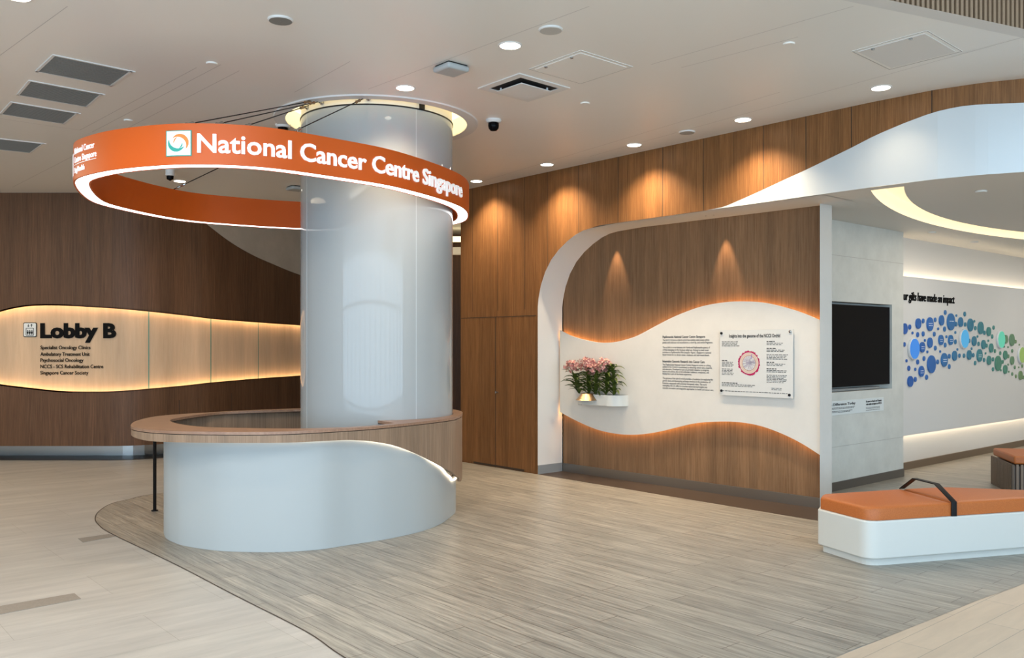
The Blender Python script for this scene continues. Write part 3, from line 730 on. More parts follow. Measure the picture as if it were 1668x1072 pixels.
sb0, sb1 = bt_[0][0], bt_[-1][0]
nb_ = 140; sbs = [sb0+(sb1-sb0)*i/nb_ for i in range(nb_+1)]
ZB = .2
ups = [(0, interp(bt_, sb0), ZC)]+[(s, interp(bt_, s), ZC) for s in sbs]+[(sb1+(PLB.L-sb1)*i/10, interp(bt_, sb1), ZC) for i in range(1, 11)]
dns = [(0, ZB, interp(bb_, sb0))]+[(s, ZB, interp(bb_, s)) for s in sbs]+[(sb1+(PLB.L-sb1)*i/10, ZB, interp(bb_, sb1)) for i in range(1, 11)]
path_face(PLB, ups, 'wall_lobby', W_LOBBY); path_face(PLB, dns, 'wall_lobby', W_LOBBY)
# thickness of the veneer skin, recessed lit panel and the strips behind its edges
def edge(tab, dz0, dz1, o0, o1, name, m, parent=None):
    a = [on(PLB, s, interp(tab, s)+dz0, o0) for s in sbs]; b = [on(PLB, s, interp(tab, s)+dz0, o1) for s in sbs]
    c = [p+Z3*(dz1-dz0) for p in b]; d_ = [p+Z3*(dz1-dz0) for p in a]
    return struct(M().rings([a, b, c, d_, a], False).build(name, m, origin=(0,0,0)))
edge(bt_, 0, .02, 0, -.02, 'trim_12', W_LOBBY); edge(bb_, -.02, 0, 0, -.02, 'trim_13', W_LOBBY)
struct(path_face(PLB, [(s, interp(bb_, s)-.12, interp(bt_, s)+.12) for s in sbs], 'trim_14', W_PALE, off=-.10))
edge(bt_, .035, .050, -.03, -.06, 'trim_15', E_WARM); edge(bb_, -.050, -.035, -.03, -.06, 'trim_16', E_WARM)
gl = M()
for px in (244, 349.5, 428):
    s = PLB.hit(px); a, b = PLB.at(s-.006, -.094), PLB.at(s+.006, -.094)
    gl.add([(a.x,a.y,interp(bb_,s)-.03),(b.x,b.y,interp(bb_,s)-.03),(b.x,b.y,interp(bt_,s)+.03),(a.x,a.y,interp(bt_,s)+.03)], [(0,1,2,3)])
struct(gl.build('trim_17', GREEN_GLASS, origin=(0,0,0)))
gl = M()
for px, y0, y1 in ((292,652,690),(377,640,728)):
    s = PLB.hit(px); z1 = PLB.sz(px, y0)[1]; a, b = PLB.at(s-.005, .002), PLB.at(s+.005, .002)
    gl.add([(a.x,a.y,ZB),(b.x,b.y,ZB),(b.x,b.y,z1),(a.x,a.y,z1)], [(0,1,2,3)])
struct(gl.build('trim_18', JOINT, origin=(0,0,0)))
# toe recess: polished steel set back, dark floor under
ns = [PLB.L*i/60 for i in range(61)]
path_face(PLB, [(s, 0, ZB) for s in ns], 'baseboard_lobby', STEEL, off=-.5)
rc_ = M().rings([[on(PLB, s, ZB) for s in ns], [on(PLB, s, ZB, -.5) for s in ns]], False); struct(rc_.build('trim_19', W_LOBBY, origin=(0,0,0)))
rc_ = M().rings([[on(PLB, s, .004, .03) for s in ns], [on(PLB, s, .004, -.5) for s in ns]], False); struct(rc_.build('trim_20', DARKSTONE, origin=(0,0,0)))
# tan plaster sweep on the upper wall
sw = sm([PLB.sz(x, y) for x, y in [(292,318),(315,345),(337,366),(372,392.7),(407.6,414),(443,430),(487,447.6),(560,470)]])
swz = [(s, min(z, ZC)) for s, z in sw]
path_face(PLB, [(s, z, ZC) for s, z in swz]+[(PLB.L, swz[-1][1]-.3, ZC)], 'trim_21', PL_TAN, off=.012)
# lobby sign
def lb(px, py): s, z = PLB.sz(px, py); return on(PLB, s, z, -.10)
ls = thing('lobby_sign', lb(60, 610), 'black lobby letters and lift icon on the glowing pale wood band', 'sign')
sdir = (lb(186, 540)-lb(33, 540)); sdir.z = 0; sw_ = sdir.length; sdir.normalize(); snd = Vector((sdir.y, -sdir.x, 0))
if snd.y > 0: snd = -snd
so = lb(33, 549)+snd*.010; ppm = sw_/153.0
def sp(px, py): return so+sdir*((px-33)*ppm)+Z3*((549-py)*ppm)
tm = M(); text_on(tm, 'Lobby B', sp(60.5, 549.5), sdir, Z3, snd, 23.5*ppm, 125*ppm, .048, .010); tm.build('title_letters', BLACK, ls)
for y, tx, w in [(569.2,'Specialist Oncology Clinics',82.5),(580,'Ambulatory Treatment Unit',81),(590,'Psychosocial Oncology',71),(600.5,'NCCS - SCS Rehabilitation Centre',103.5),(610.8,'Singapore Cancer Society',79)]:
    tm = M(); text_on(tm, tx, sp(60.5, y), sdir, Z3, snd, 6.2*ppm, w*ppm, .012, .004); tm.build('text_line', BLACK, ls)
def rrect(x0, y0, x1, y1, r, d, n=5):
    out = []
    for cx, cy, a in ((x1-r,y0+r,-90),(x1-r,y1-r,0),(x0+r,y1-r,90),(x0+r,y0+r,180)):
        for i in range(n+1):
            t = math.radians(a+90*i/n); out.append(sp(cx+r*math.cos(t), cy+r*math.sin(t))+snd*d)
    return out
M().slab(rrect(32.3,525,54.5,549,2.5,0), snd*.004).build('icon_border', BLACK, ls)
M().slab(rrect(33.4,526.1,53.4,547.9,1.8,.0045), snd*.002).build('icon_plate', mat('icon_white', (.75,.75,.72), .5), ls)
ic = M()
a_, b_ = rrect(36.8,534,50,546.8,1.4,.0075), rrect(37.7,534.9,49.1,545.9,.9,.0075); ic.rings([a_, b_], True)
for cx in (40, 43.4, 46.8):
    ic.add([sp(cx+dx, y)+snd*.0075 for dx, y in ((-1.4,543),(1.4,543),(1.4,539.5),(-1.4,539.5))], [(0,1,2,3)])
    ic.add([sp(cx+dx, y)+snd*.0075 for dx, y in ((-.8,545.2),(.8,545.2),(.8,543),(-.8,543))], [(0,1,2,3)])
    ic.add([sp(cx+.9*math.cos(k*PI/5), 538.2+.9*math.sin(k*PI/5))+snd*.0075 for k in range(10)], [tuple(range(10))])
for cx, sg_ in ((41, 1), (46.2, -1)):
    y0 = 530
    ic.add([sp(cx+dx, y0+sg_*dy)+snd*.0075 for dx, dy in ((-.5,-2.4),(.5,-2.4),(.5,.6),(-.5,.6))], [(0,1,2,3)])
    ic.add([sp(cx+dx, y0+sg_*dy)+snd*.0075 for dx, dy in ((-2,.2),(2,.2),(0,2.6))], [(0,1,2)])
ic.build('icon_drawing', BLACK, ls)

# ------------------------------------------------------------------ main ceiling
opening = [(1.95,5.42),(2.9,5.84),(4.2,6.42),(6.4,7.3),(6.4,-4),(1.95,-4)]
main = [(-13.9,-6),(1.95,-6.0),(13.9,-6),(13.9,9.5),(13.9,20),(-13.9,20)]
cov = circle(COL, .865, 72)
cm = holes(main, [cov, opening], ZC); struct(cm.build('ceiling', CEIL, origin=(0,0,0), fix=False))
# timber-slat riser and white edge of the atrium opening
op = Path(opening[:4])
struct(M().rings([[on(op, op.L*i/30, ZC, 0) for i in range(31)], [on(op, op.L*i/30, ZC, -.12 if op.nrm(.5).y > 0 else .12) for i in range(31)]], False).build('trim_22', TRIMW, origin=(0,0,0)))
sg2 = 1 if op.nrm(.5).y < 0 else -1
struct(M().rings([[on(op, op.L*i/30, ZC+.0, -.02*sg2) for i in range(31)], [on(op, op.L*i/30, 6.2, -.02*sg2) for i in range(31)]], False).build('wall_atrium', mat('dark_slat_backing', (.10,.065,.04), .7), origin=(0,0,0)))
sl_m = mat('slat_timber', (.25,.16,.095), .5)
bat = M(); nbt = int(op.L/.045)
for i in range(nbt):
    s = i*.045; p = op.at(s, .0); p2 = op.at(s+.024, 0); q1 = op.at(s, .03*sg2); q2 = op.at(s+.024, .03*sg2)
    bat.prism([tuple(p), tuple(p2), tuple(q2), tuple(q1)], ZC+.01, 5.6)
struct(bat.build('trim_23', sl_m, origin=(0,0,0)))
struct(M().add([(1.9,-4,6.2),(6.5,-4,6.2),(6.5,8,6.2),(1.9,8,6.2)], [(0,1,2,3)]).build('ceiling', WHITE_MATT, origin=(0,0,0)))
for a, b in (((1.93,5.4),(1.93,-4)), ((6.42,7.3),(6.42,-4)), ((1.93,-4),(6.42,-4))):
    struct(M().add([(*a,ZC),(*b,ZC),(*b,6.2),(*a,6.2)], [(0,1,2,3)]).build('wall_atrium', WHITE_MATT, origin=(0,0,0)))
# enclosing walls out of view and the glazed front behind the camera
for nm, a, b in (('wall_left', (-13.9,-6), (-13.9,20)), ('wall_east', (13.9,20), (13.9,-6)), ('wall_far', (13.9,20), (-13.9,20))):
    struct(M().add([(*a,0),(*b,0),(*b,ZC),(*a,ZC)], [(0,1,2,3)]).build(nm, W_LOBBY if nm == 'wall_far' else WHITE_MATT, origin=(0,0,0)))
mu = M()
for x in [-13.6+i*1.7 for i in range(17)]: mu.box((x-.04,-4.6,0),(x+.04,-4.45,ZC))
for z in (.15, 2.6): mu.box((-13.6,-4.58,z-.04),(13.6,-4.48,z+.04))
struct(mu.build('window_1', mat('grey_mullion', (.25,.26,.27), .5), origin=(0,0,0)))

# ceiling seams
sm_ = M()
def seam(p, q_, w=.004, z=ZC-.001):
    a, b = P(*p, ZC).xy, P(*q_, ZC).xy; d_ = (b-a).normalized(); n = Vector((-d_.y, d_.x))*w
    sm_.add([(*(a-n),z),(*(b-n),z),(*(b+n),z),(*(a+n),z)], [(0,1,2,3)])
for p, q_ in [((0,193),(130,212)),((130,212),(320,110)),((20,305),(390,115)),((150,215),(360,105)),((600,145),(960,10)),((480,150),(570,100)),((960,255),(1668,60)),((770,300),(1270,150)),((0,90),(110,10)),((1060,105),(1390,10)),((1110,110),(1300,60))]:
    seam(p, q_, .0025)
struct(sm_.build('trim_24', mat('ceiling_seam', (.56,.54,.52), .7), origin=(0,0,0)))

# ------------------------------------------------------------------ column, cove
rimc = M().lathe((COL.x,COL.y,ZC), [(.865,0.0),(.865,-.012),(.97,-.012),(.975,.0)], 96); struct(rimc.build('trim_25', TRIMW, origin=(0,0,0), smooth=True))
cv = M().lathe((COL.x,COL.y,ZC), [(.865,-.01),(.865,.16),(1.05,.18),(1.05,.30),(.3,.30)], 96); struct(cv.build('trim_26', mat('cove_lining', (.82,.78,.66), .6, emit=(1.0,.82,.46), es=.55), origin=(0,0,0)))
struct(M().lathe((COL.x,COL.y,ZC+.19), [(.98,0),(1.04,0),(1.04,.03),(.98,.03),(.98,0)], 96).build('trim_27', E_COVE, origin=(0,0,0)))
zk = 3.765
col = thing('column', (COL.x,COL.y,0), 'big round glossy white column rising through the reception counter', 'column')
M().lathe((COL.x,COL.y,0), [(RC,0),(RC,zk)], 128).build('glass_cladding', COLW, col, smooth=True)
M().lathe((COL.x,COL.y,0), [(RC-.01,zk),(RC+.004,zk),(RC+.004,zk+.012),(RC-.01,zk+.012)], 128).build('black_joint', BLK_METAL, col)
M().lathe((COL.x,COL.y,0), [(RC-.008,zk+.012),(RC-.008,ZC+.30)], 128).build('top_collar', WHITE_MATT, col, smooth=True)
def colp(px, z, off=0):                # point on the near side of the column
    k = (px-CX)/F; dv = Vector((k,1)).normalized(); b = dv.dot(COL); disc = b*b-COL.length_squared+(RC+off)**2
    p = dv*(b-math.sqrt(max(0,disc))); return Vector((p.x,p.y,z))
sj = M()
for px in (500, 678):
    p = colp(px, 0); t = Vector((-(p.y-COL.y), p.x-COL.x, 0)).normalized()*.003; r_ = (p-Vector((COL.x,COL.y,0))).normalized()*.0015
    sj.obox(p-t, t*2, r_, (0,0,zk))
sj.build('glass_seam', mat('glass_seam_grey', (.52,.56,.58), .4), col)
bk = colp(686, 3.80, .0); rd = (bk-Vector((COL.x,COL.y,3.80))).normalized(); tn = Vector((-rd.y, rd.x, 0))
M().obox(bk-tn*.02+Z3*(-.03), tn*.04, rd*.03, Z3*.12).build('anchor_bracket', BLK_METAL, col)
for px in (524, 600, 488):
    b_ = colp(max(px, 500), 3.82); rd2 = (b_-Vector((COL.x,COL.y,3.82))).normalized()
    M().lathe(b_-rd2*.02, [(.02,0),(.02,.025),(.012,.03),(.012,.06)], 12, rd2, True, True).build('cable_anchor', STEEL, col)

# ------------------------------------------------------------------ hanging ring sign
ZR0, ZR1 = 2.92, 3.21
rp = [(118,295),(141,285),(185,276),(268.5,268.5),(336,267.5),(436,272.6),(560,290),(635,302),(702,319),(739,331),(758,340)]
fr_ = [(135,320),(170,336),(284,359),(390,368.5),(487,374)]
F1 = [P(x, y, ZR0).xy for x, y in rp]; F2 = [P(x, y, ZR0).xy for x, y in fr_]
F1.append(P(764.5, 352, ZR0).xy)
back_ = [Vector((-1.55,9.93)), Vector((-.92,9.62))]; 
ringpts = F1+[P(752,363.5,ZR0).xy]+[Vector((-.95,9.66)), Vector((-1.65,9.90))]+list(reversed(F2))
RG = Path([tuple(p.xy) for p in crom([Vector((*p,0)) for p in ringpts], True, 10)], True)
def sm_closed(path, n, it, lam=.5):
    p = resample(path, n)
    for _ in range(it): p = [p[i]*(1-lam)+(p[i-1]+p[(i+1) % n])*(lam/2) for i in range(n)]
    return Path([tuple(v) for v in p], True)
RG = sm_closed(RG, 240, 14)
ctr = sum(RG.p, Vector((0,0)))/len(RG.p)
RS = 1 if (RG.at(0)-ctr).dot(RG.nrm(0)) > 0 else -1   # outward
def ringp(s, z, off=0): p = RG.at(s, off*RS); return Vector((p.x, p.y, z))
nr = 240; rs_ = [RG.L*i/nr for i in range(nr)]
TH = .125
ring = thing('ring_sign', (ctr.x, ctr.y, ZR0), 'large orange hanging ring sign with white letters round the column', 'sign')
R_ = lambda z, off: [ringp(s, z, off) for s in rs_]
M().rings([R_(ZR0,0), R_(ZR1,0), R_(ZR1,-.02), R_(ZR1-.03,-.02), R_(ZR1-.03,-TH+.02), R_(ZR1,-TH+.02), R_(ZR1,-TH), R_(ZR0,-TH), R_(ZR0,-TH+.014), R_(ZR0+.012,-TH+.014), R_(ZR0+.012,-.014), R_(ZR0,-.014), R_(ZR0,0)]).build('band', ORANGE, ring, smooth=True)
M().rings([R_(ZR0+.002,-.015), R_(ZR0+.002,-TH+.015)]).build('light_diffuser', E_RING, ring)
# lettering bent round the band
s_a = RG.hit(322); s_b = RG.hit(751.5)
def span(a, b):                        # signed arc from a to b through the near side
    d_ = (b-a) % RG.L
    return d_ if d_ < RG.L/2 else d_-RG.L
SG = 1 if span(s_a, s_b) > 0 else -1
def bend(mm, vs, fs, s0, kx, z0, kz, off=.0, depth=.012):
    mm.add([ringp(s0+SG*v.x*kx, z0+v.y*kz, off+(v.z+.5)*depth+.001) for v in vs], fs)
def bent_text(mm, body, s0, width, z0, cap, bold, spacing=1.0, depth=.012):
    vs, fs = text_mesh(body, bold, .5, 0, spacing); x0 = min(v.x for v in vs); x1 = max(v.x for v in vs)
    for v in vs: v.x -= x0
    bend(mm, vs, fs, s0, width/(x1-x0), z0, cap/CAP, 0, depth)
HB = ZR1-ZR0
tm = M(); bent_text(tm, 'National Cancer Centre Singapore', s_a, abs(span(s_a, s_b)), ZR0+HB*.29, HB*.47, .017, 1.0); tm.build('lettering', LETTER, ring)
s_l0, s_l1 = RG.hit(271), RG.hit(312.5); wl = abs(span(s_l0, s_l1)); hl = HB*.63; zl = ZR0+HB*.20
def bent_poly(mm, pts, d): mm.add([ringp(s_l0+SG*x*wl, zl+y*hl, d) for x, y in pts], [tuple(range(len(pts)))])
def grid_sq(mm, x0, y0, x1, y1, d, n=6):
    for i in range(n):
        a, b = x0+(x1-x0)*i/n, x0+(x1-x0)*(i+1)/n; bent_poly(mm, [(a,y0),(b,y0),(b,y1),(a,y1)], d)
TEAL = mat('logo_teal', (.02,.36,.30), .5); LOGO_O = mat('logo_orange', (.85,.25,.04), .5)
g = M(); grid_sq(g, 0, 0, 1, 1, .004); lg = g.build('logo_border', TEAL, ring)
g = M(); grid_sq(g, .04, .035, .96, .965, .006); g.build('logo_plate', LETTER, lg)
def crescent(mm, cx, cy, r, a0, a1, w, d, n=16, rot=0):
    o1_, i1_ = [], []
    for k in range(n+1):
        t = math.radians(a0+(a1-a0)*k/n); ww = w*math.sin(PI*k/n)**.8
        o1_.append((cx+r*math.cos(t), cy+r*math.sin(t))); i1_.append((cx+(r-ww)*math.cos(t), cy+(r-ww)*math.sin(t)))
    for k in range(n): bent_poly(mm, [o1_[k], o1_[k+1], i1_[k+1], i1_[k]], d)
g = M(); crescent(g, .42, .50, .33, 150, 340, .15, .008); crescent(g, .50, .47, .17, 280, 380, .05, .008); g.build('logo_teal_swirl', TEAL, lg)
g = M(); crescent(g, .56, .52, .34, -50, 150, .15, .009); crescent(g, .50, .55, .19, 100, 200, .05, .009); g.build('logo_orange_swirl', LOGO_O, lg)
# second lettering round the left end
s_c = RG.hit(157.5); 
def back_off(px):
    return RG.hit(px)
s_d = RG.hit(122); wd = abs(span(s_d, s_c))
tm = M(); bent_text(tm, 'National Cancer', s_d, wd*.93, ZR0+HB*.655, HB*.17, .006, 1, .004); bent_text(tm, 'Centre Singapore', s_d, wd*1.0, ZR0+HB*.42, HB*.17, .006, 1, .004); bent_text(tm, 'SingHealth', s_d, wd*.55, ZR0+HB*.16, HB*.15, .006, 1, .004)
for i in range(12):
    a, b = s_d+SG*wd*i/12, s_d+SG*wd*(i+1)/12; tm.add([ringp(a,ZR0+HB*.36,.004),ringp(b,ZR0+HB*.36,.004),ringp(b,ZR0+HB*.375,.004),ringp(a,ZR0+HB*.375,.004)], [(0,1,2,3)])
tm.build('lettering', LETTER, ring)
g = M()
for i in range(10):
    a, b = s_d-SG*(.04+.2*i/10), s_d-SG*(.04+.2*(i+1)/10); g.add([ringp(a,ZR0+HB*.12,.004),ringp(b,ZR0+HB*.12,.004),ringp(b,ZR0+HB*.72,.004),ringp(a,ZR0+HB*.72,.004)], [(0,1,2,3)])
g.build('logo_plate', LETTER, ring)
# cables
def cable(a, b, label, tb=.12):
    a, b = Vector(a), Vector(b); t = thing('suspension_cable', b, label, 'cable', 'steel cables holding the ring sign')
    M().tube([a, b], .0045, 6).build('wire', BLK_METAL, t)
    d_ = (a-b).normalized(); L_ = (a-b).length
    for nm, u0 in (('turnbuckle', L_-tb-.16), ('turnbuckle', .05)):
        p = b+d_*u0
        M().tube([p, p+d_*.02, p+d_*.05, p+d_*.09, p+d_*.11], [.005,.014,.009,.014,.005], 8).build(nm, BRASS if u0 > .2 else STEEL, t)
def ring_top(px, far=False): s = RG.hit(px, far); return ringp(s, ZR1, -.06)
cable(colp(524, 3.835, .04), ring_top(285), 'upper cable from column top to the ring above the logo')
cable(colp(528, 3.82, .04), ring_top(340), 'second cable from column top, just right of the upper one')
cable(colp(503, 3.81, .04), ring_top(396), 'lowest cable leaving the left edge of the column top')
cable(colp(600, 3.83, .04), ring_top(480), 'thin cable crossing in front of the column top')
fa = ring_top(273, True); tb_ = colp(500, 3.80, .04)
cable((COL.x-RC-.02, COL.y+.25, 3.82), (fa.x, fa.y, ZR1), 'cable seen through the ring, running to its far left side')

# ------------------------------------------------------------------ reception counter
ZT = .97
co_ = [(211.7,690.6),(226.6,683),(254.6,678),(292,674.8),(336.7,672),(404,668.2),(478.5,665.4)]
cf_ = [(212.6,694),(226.6,698),(254.6,701),(310.6,703),(404,704),(478.5,702.4),(552,698.5),(613.4,694.4),(685,687.2),(735,681)]
pts = [P(x, y, ZT).xy for x, y in cf_]+[Vector((-.515,8.18)), Vector((-.487,8.48)), Vector((-.51,8.85)), Vector((-.68,9.2)), Vector((-1.05,9.44)), Vector((-1.65,9.47))]
pts += [P(x, y, ZT).xy for x, y in reversed(co_[2:])]+[P(222,685.5,ZT).xy]
CO = sm_closed(Path([tuple(p.xy) for p in crom([Vector((*p,0)) for p in pts], True, 8)], True), 260, 8)
cc_ = sum(CO.p, Vector((0,0)))/len(CO.p); CS = 1 if (CO.at(0)-cc_).dot(CO.nrm(0)) > 0 else -1
ci_ = [(478.5,667),(376,670.7),(336.7,673.8),(292,680.4),(277,685),(292,690.6),(329,695.3),(376,696.8),(478.5,698),(560,696),(612,692.6),(643,689.2)]
inn = [P(x, y, ZT).xy for x, y in ci_]
inn = [v.xy for v in crom([Vector((*p,0)) for p in inn], False, 6)]
a0_ = math.atan2(7.85-COL.y, -1.2-COL.x); rr_ = RC+.006
arc = [Vector((COL.x+rr_*math.cos(t), COL.y+rr_*math.sin(t))) for t in [a0_+(math.radians(95)-a0_)*i/40 for i in range(41)]]
inner = inn+arc+[Vector((-1.75, 9.24))]
ctp = thing('reception_counter', (cc_.x, cc_.y, 0), 'oval reception counter with wooden top and white curved front', 'counter')
# the top: ring slab made from filled top face
def ringslab(name, outer, inner, z0, z1, m, bevel=0):
    top = holes([tuple(p) for p in outer], [[tuple(p) for p in inner]], z1)
    bot = holes([tuple(p) for p in outer], [[tuple(p) for p in inner]], z0)
    mm = M(); mm.add(top.v, top.f); mm.add(bot.v, [tuple(reversed(f)) for f in bot.f])
    for lp in (outer, inner):
        mm.rings([[(*p, z0) for p in lp], [(*p, z1) for p in lp]], True)
    return mm.build(name, m, ctp, fix=False)
nc = 420; cs_ = [CO.L*i/nc for i in range(nc)]
o_out = [CO.at(s) for s in cs_]
ringslab('counter_top', o_out, inner, ZT-.022, ZT, W_TOP)
ringslab('core', [CO.at(s, -.012*CS) for s in cs_], inner, ZT-.028, ZT-.022, JOINT)
fasc = [CO.at(s, -.003*CS) for s in cs_]
bot_tab = []
for x, y in [(212,710),(236,717.5),(266,720),(329,721.4),(404,721.8),(478.5,721),(520,719),(562,717),(582,717.5),(603,719),(644,726),(685,741.6),(726,763),(747,777.5)]:
    s = CO.hit(max(x, 214)); bot_tab.append((s, H-(y-CY)/F*CO.at(s).y))
s_ref = bot_tab[0][0]
CD = 1 if ((bot_tab[5][0]-s_ref) % CO.L) < CO.L/2 else -1
bt2 = sorted(((CD*(s-s_ref)) % CO.L if i else 0, z) for i, (s, z) in enumerate(bot_tab))
bt2 += [(bt2[-1][0]+.5, .34), (CO.L*.80, .60), (CO.L*.86, bt2[0][1]), (CO.L, bt2[0][1])]
bt2 = [(v.x, v.y) for v in crom([Vector((a, b, 0)) for a, b in bt2], False, 8)]
zbot = [interp(bt2, (CD*(s-s_ref)) % CO.L) for s in cs_]
print('counter', bt2)
mm = M(); fo_ = fasc; fi_ = [CO.at(s, -.025*CS) for s in cs_]
mm.rings([[(*p, ZT-.028) for p in fo_], [(*p, z) for p, z in zip(fo_, zbot)], [(*p, z) for p, z in zip(fi_, zbot)], [(*p, ZT-.028) for p in fi_]], True)
mm.build('wood_fascia', W_COUNTER, ctp, fix=False, smooth=True)
# white curved body
shp = [P(x, y, 0).xy for x, y in [(266.5,868),(270,877),(282,884),(302,890.3),(350,897.5),(403,900),(460,900),(520,896),(572,888),(630,879),(684,867),(716,855)]]
shp += [Vector((-.585,8.35)), Vector((-.553,8.62)), Vector((-.60,8.95)), Vector((-.80,9.22)), Vector((-1.1,9.36))]
SH = Path([tuple(v.xy) for v in crom([Vector((*p,0)) for p in shp], False, 8)])
SS = 1 if (SH.at(SH.L*.3)-COL).dot(SH.nrm(SH.L*.3)) > 0 else -1
ns_ = 160
def zsh(p):                            # height of the fascia edge above a body point
    i = min(range(nc), key=lambda k: (fo_[k]-p).length); s0 = cs_[i]; st = CO.L/nc
    s1 = min((s0+st*(k/25) for k in range(-25, 26)), key=lambda s: (CO.at(s)-p).length)
    return min(interp(bt2, (CD*(s1-s_ref)) % CO.L)+.03, .93)
oS = [SH.at(SH.L*i/(ns_-1)) for i in range(ns_)]; iS = [SH.at(SH.L*i/(ns_-1), -.03*SS) for i in range(ns_)]
zS = [min(.935, zsh(p)+.015) for p in oS]
wb_ = M().rings([[(*p, 0) for p in iS], [(*p, z) for p, z in zip(iS, zS)], [(*p, z) for p, z in zip(oS, zS)], [(*p, .003) for p in oS]], False)
wb_.add([(*oS[0],0),(*iS[0],0),(*iS[0],zS[0]),(*oS[0],zS[0])], [(0,1,2,3)])
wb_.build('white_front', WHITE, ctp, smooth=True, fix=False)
i_end2 = max(range(ns_), key=lambda i: oS[i].x/oS[i].y)
led = []
for i in range(ns_):
    p = oS[i]; led.append((p, zS[i]))
lo_ = [SH.at(SH.L*i/(ns_-1), .014*SS) for i in range(6, i_end2)]; li_ = [SH.at(SH.L*i/(ns_-1), .004*SS) for i in range(6, i_end2)]
zz_ = [zsh(oS[i])-.026 for i in range(6, i_end2)]
M().rings([[(*p, z) for p, z in zip(li_, zz_)], [(*p, z) for p, z in zip(lo_, zz_)], [(*p, z+.007) for p, z in zip(lo_, zz_)], [(*p, z+.007) for p, z in zip(li_, zz_)], [(*p, z) for p, z in zip(li_, zz_)]], False).build('light_strip', E_CTR, ctp, fix=False)
# inner knee panel of wood behind the front, black leg with stay
M().rings([[(*SH.at(SH.L*(.03+.94*i/79), -.06*SS), .0) for i in range(80)], [(*SH.at(SH.L*(.03+.94*i/79), -.06*SS), .90) for i in range(80)]], False).build('inner_panel', W_COUNTER, ctp, fix=False)
lt = Vector((-.407*8.1, 8.1, ZT-.028)); lf = Vector((-.407*8.65, 8.65, 0))
M().tube([lf, lt], .016, 12).build('leg', BLK_METAL, ctp, smooth=True)
M().tube([lf, lf+Z3*.012], .032, 12).build('leg_foot', BLK_METAL, ctp)
ba = lt.lerp(lf, .14); M().tube([ba, Vector((-2.99, 7.62, .80))], .012, 8).build('stay', BLK_METAL, ctp)

# ------------------------------------------------------------------ benches
def smooth_poly(pts, r, n=6):
    out = []; m = len(pts); pts = [Vector(p) for p in pts]
    for i in range(m):
        a, b, c = pts[i-1], pts[i], pts[(i+1) % m]; rr2 = r[i] if isinstance(r, (list, tuple)) else r
        d1, d2 = (a-b).normalized(), (c-b).normalized(); an = d1.angle(d2); t = min(rr2/math.tan(an/2), (a-b).length*.48, (c-b).length*.48)
        p1, p2 = b+d1*t, b+d2*t
        for k in range(n+1):
            u = k/n; out.append(p1*(1-u)**2+b*2*u*(1-u)+p2*u*u)
    return out
def cut(px, py, z): return P(px, py, z).xy
ZBs = .338
bo = [cut(1332,829,ZBs), cut(1415,850.5,ZBs), cut(1668,834,ZBs)]
fd = (bo[2]-bo[1]).normalized(); fR = bo[2]+fd*.75
bA = cut(1335,822.5,ZBs); bB = Vector((3.62,7.47)); bC = Vector((4.72,7.16))
base = [bo[0], bo[1], fR, bC, bB, Vector((2.50,7.12))]
bench = thing('lounge_bench', (3.5, 7.0, 0), 'white angular lounge bench with tan leather cushions in front of the pillar', 'bench')
def inset(poly, d):
    n = len(poly); out = []
    ar = sum(poly[i].x*poly[(i+1)%n].y-poly[(i+1)%n].x*poly[i].y for i in range(n)); sg_ = 1 if ar > 0 else -1
    for i in range(n):
        a, b, c = poly[i-1], poly[i], poly[(i+1) % n]
        d1, d2 = (b-a).normalized(), (c-b).normalized(); n1, n2 = Vector((-d1.y,d1.x))*sg_, Vector((-d2.y,d2.x))*sg_
        k = (n1+n2); k = k/(max(.3, k.dot(n1))); out.append(b+k*d)
    return out
rad_ = [.05,.12,.1,.1,.12,.05]
b1 = smooth_poly(base, rad_); b2 = smooth_poly(inset(base, .035), rad_)
M().prism([tuple(p) for p in b1], .055, ZBs).build('body', WHITE_LIT, bench, bevel=.012, seg=3)
M().prism([tuple(p) for p in b2], 0, .055).build('plinth', WHITE_LIT, bench)
cb = inset(base, .015)
seamB = Vector((3.24, 7.40)); seamF = (cut(1557,822,.43))
# intersect seam with cushion outline
def on_line(a, b, t): return a+(b-a)*t
sf = cut(1558, 842, ZBs); sf = cb[1]+(cb[2]-cb[1]).normalized()*((sf-cb[1]).dot((cb[2]-cb[1]).normalized()))
sb_ = cb[5]+(cb[4]-cb[5]).normalized()*((seamB-cb[5]).dot((cb[4]-cb[5]).normalized()))
ZCu = .435
cush1 = [cb[0], cb[1], sf, sb_, cb[5]]; cush2 = [sf, cb[2], cb[3], cb[4], sb_]
def cushion(poly, rads, label=None):
    pp = smooth_poly(inset(poly, .004), rads, 5); n = len(pp); c = sum(pp, Vector((0,0)))/n
    lv = [(0, ZBs+.002), (0, ZCu-.02), (.006, ZCu-.008), (.018, ZCu-.001), (.04, ZCu+.003), (.12, ZCu+.010)]
    rs = []
    for ins, z in lv: rs.append([(*(p+(c-p).normalized()*ins), z) for p in pp])
    return M().rings(rs, True, True, True).build('cushion', LEATHER, bench, smooth=True)
cushion(cush1, [.04,.12,.01,.01,.05]); cushion(cush2, [.01,.1,.1,.12,.01])
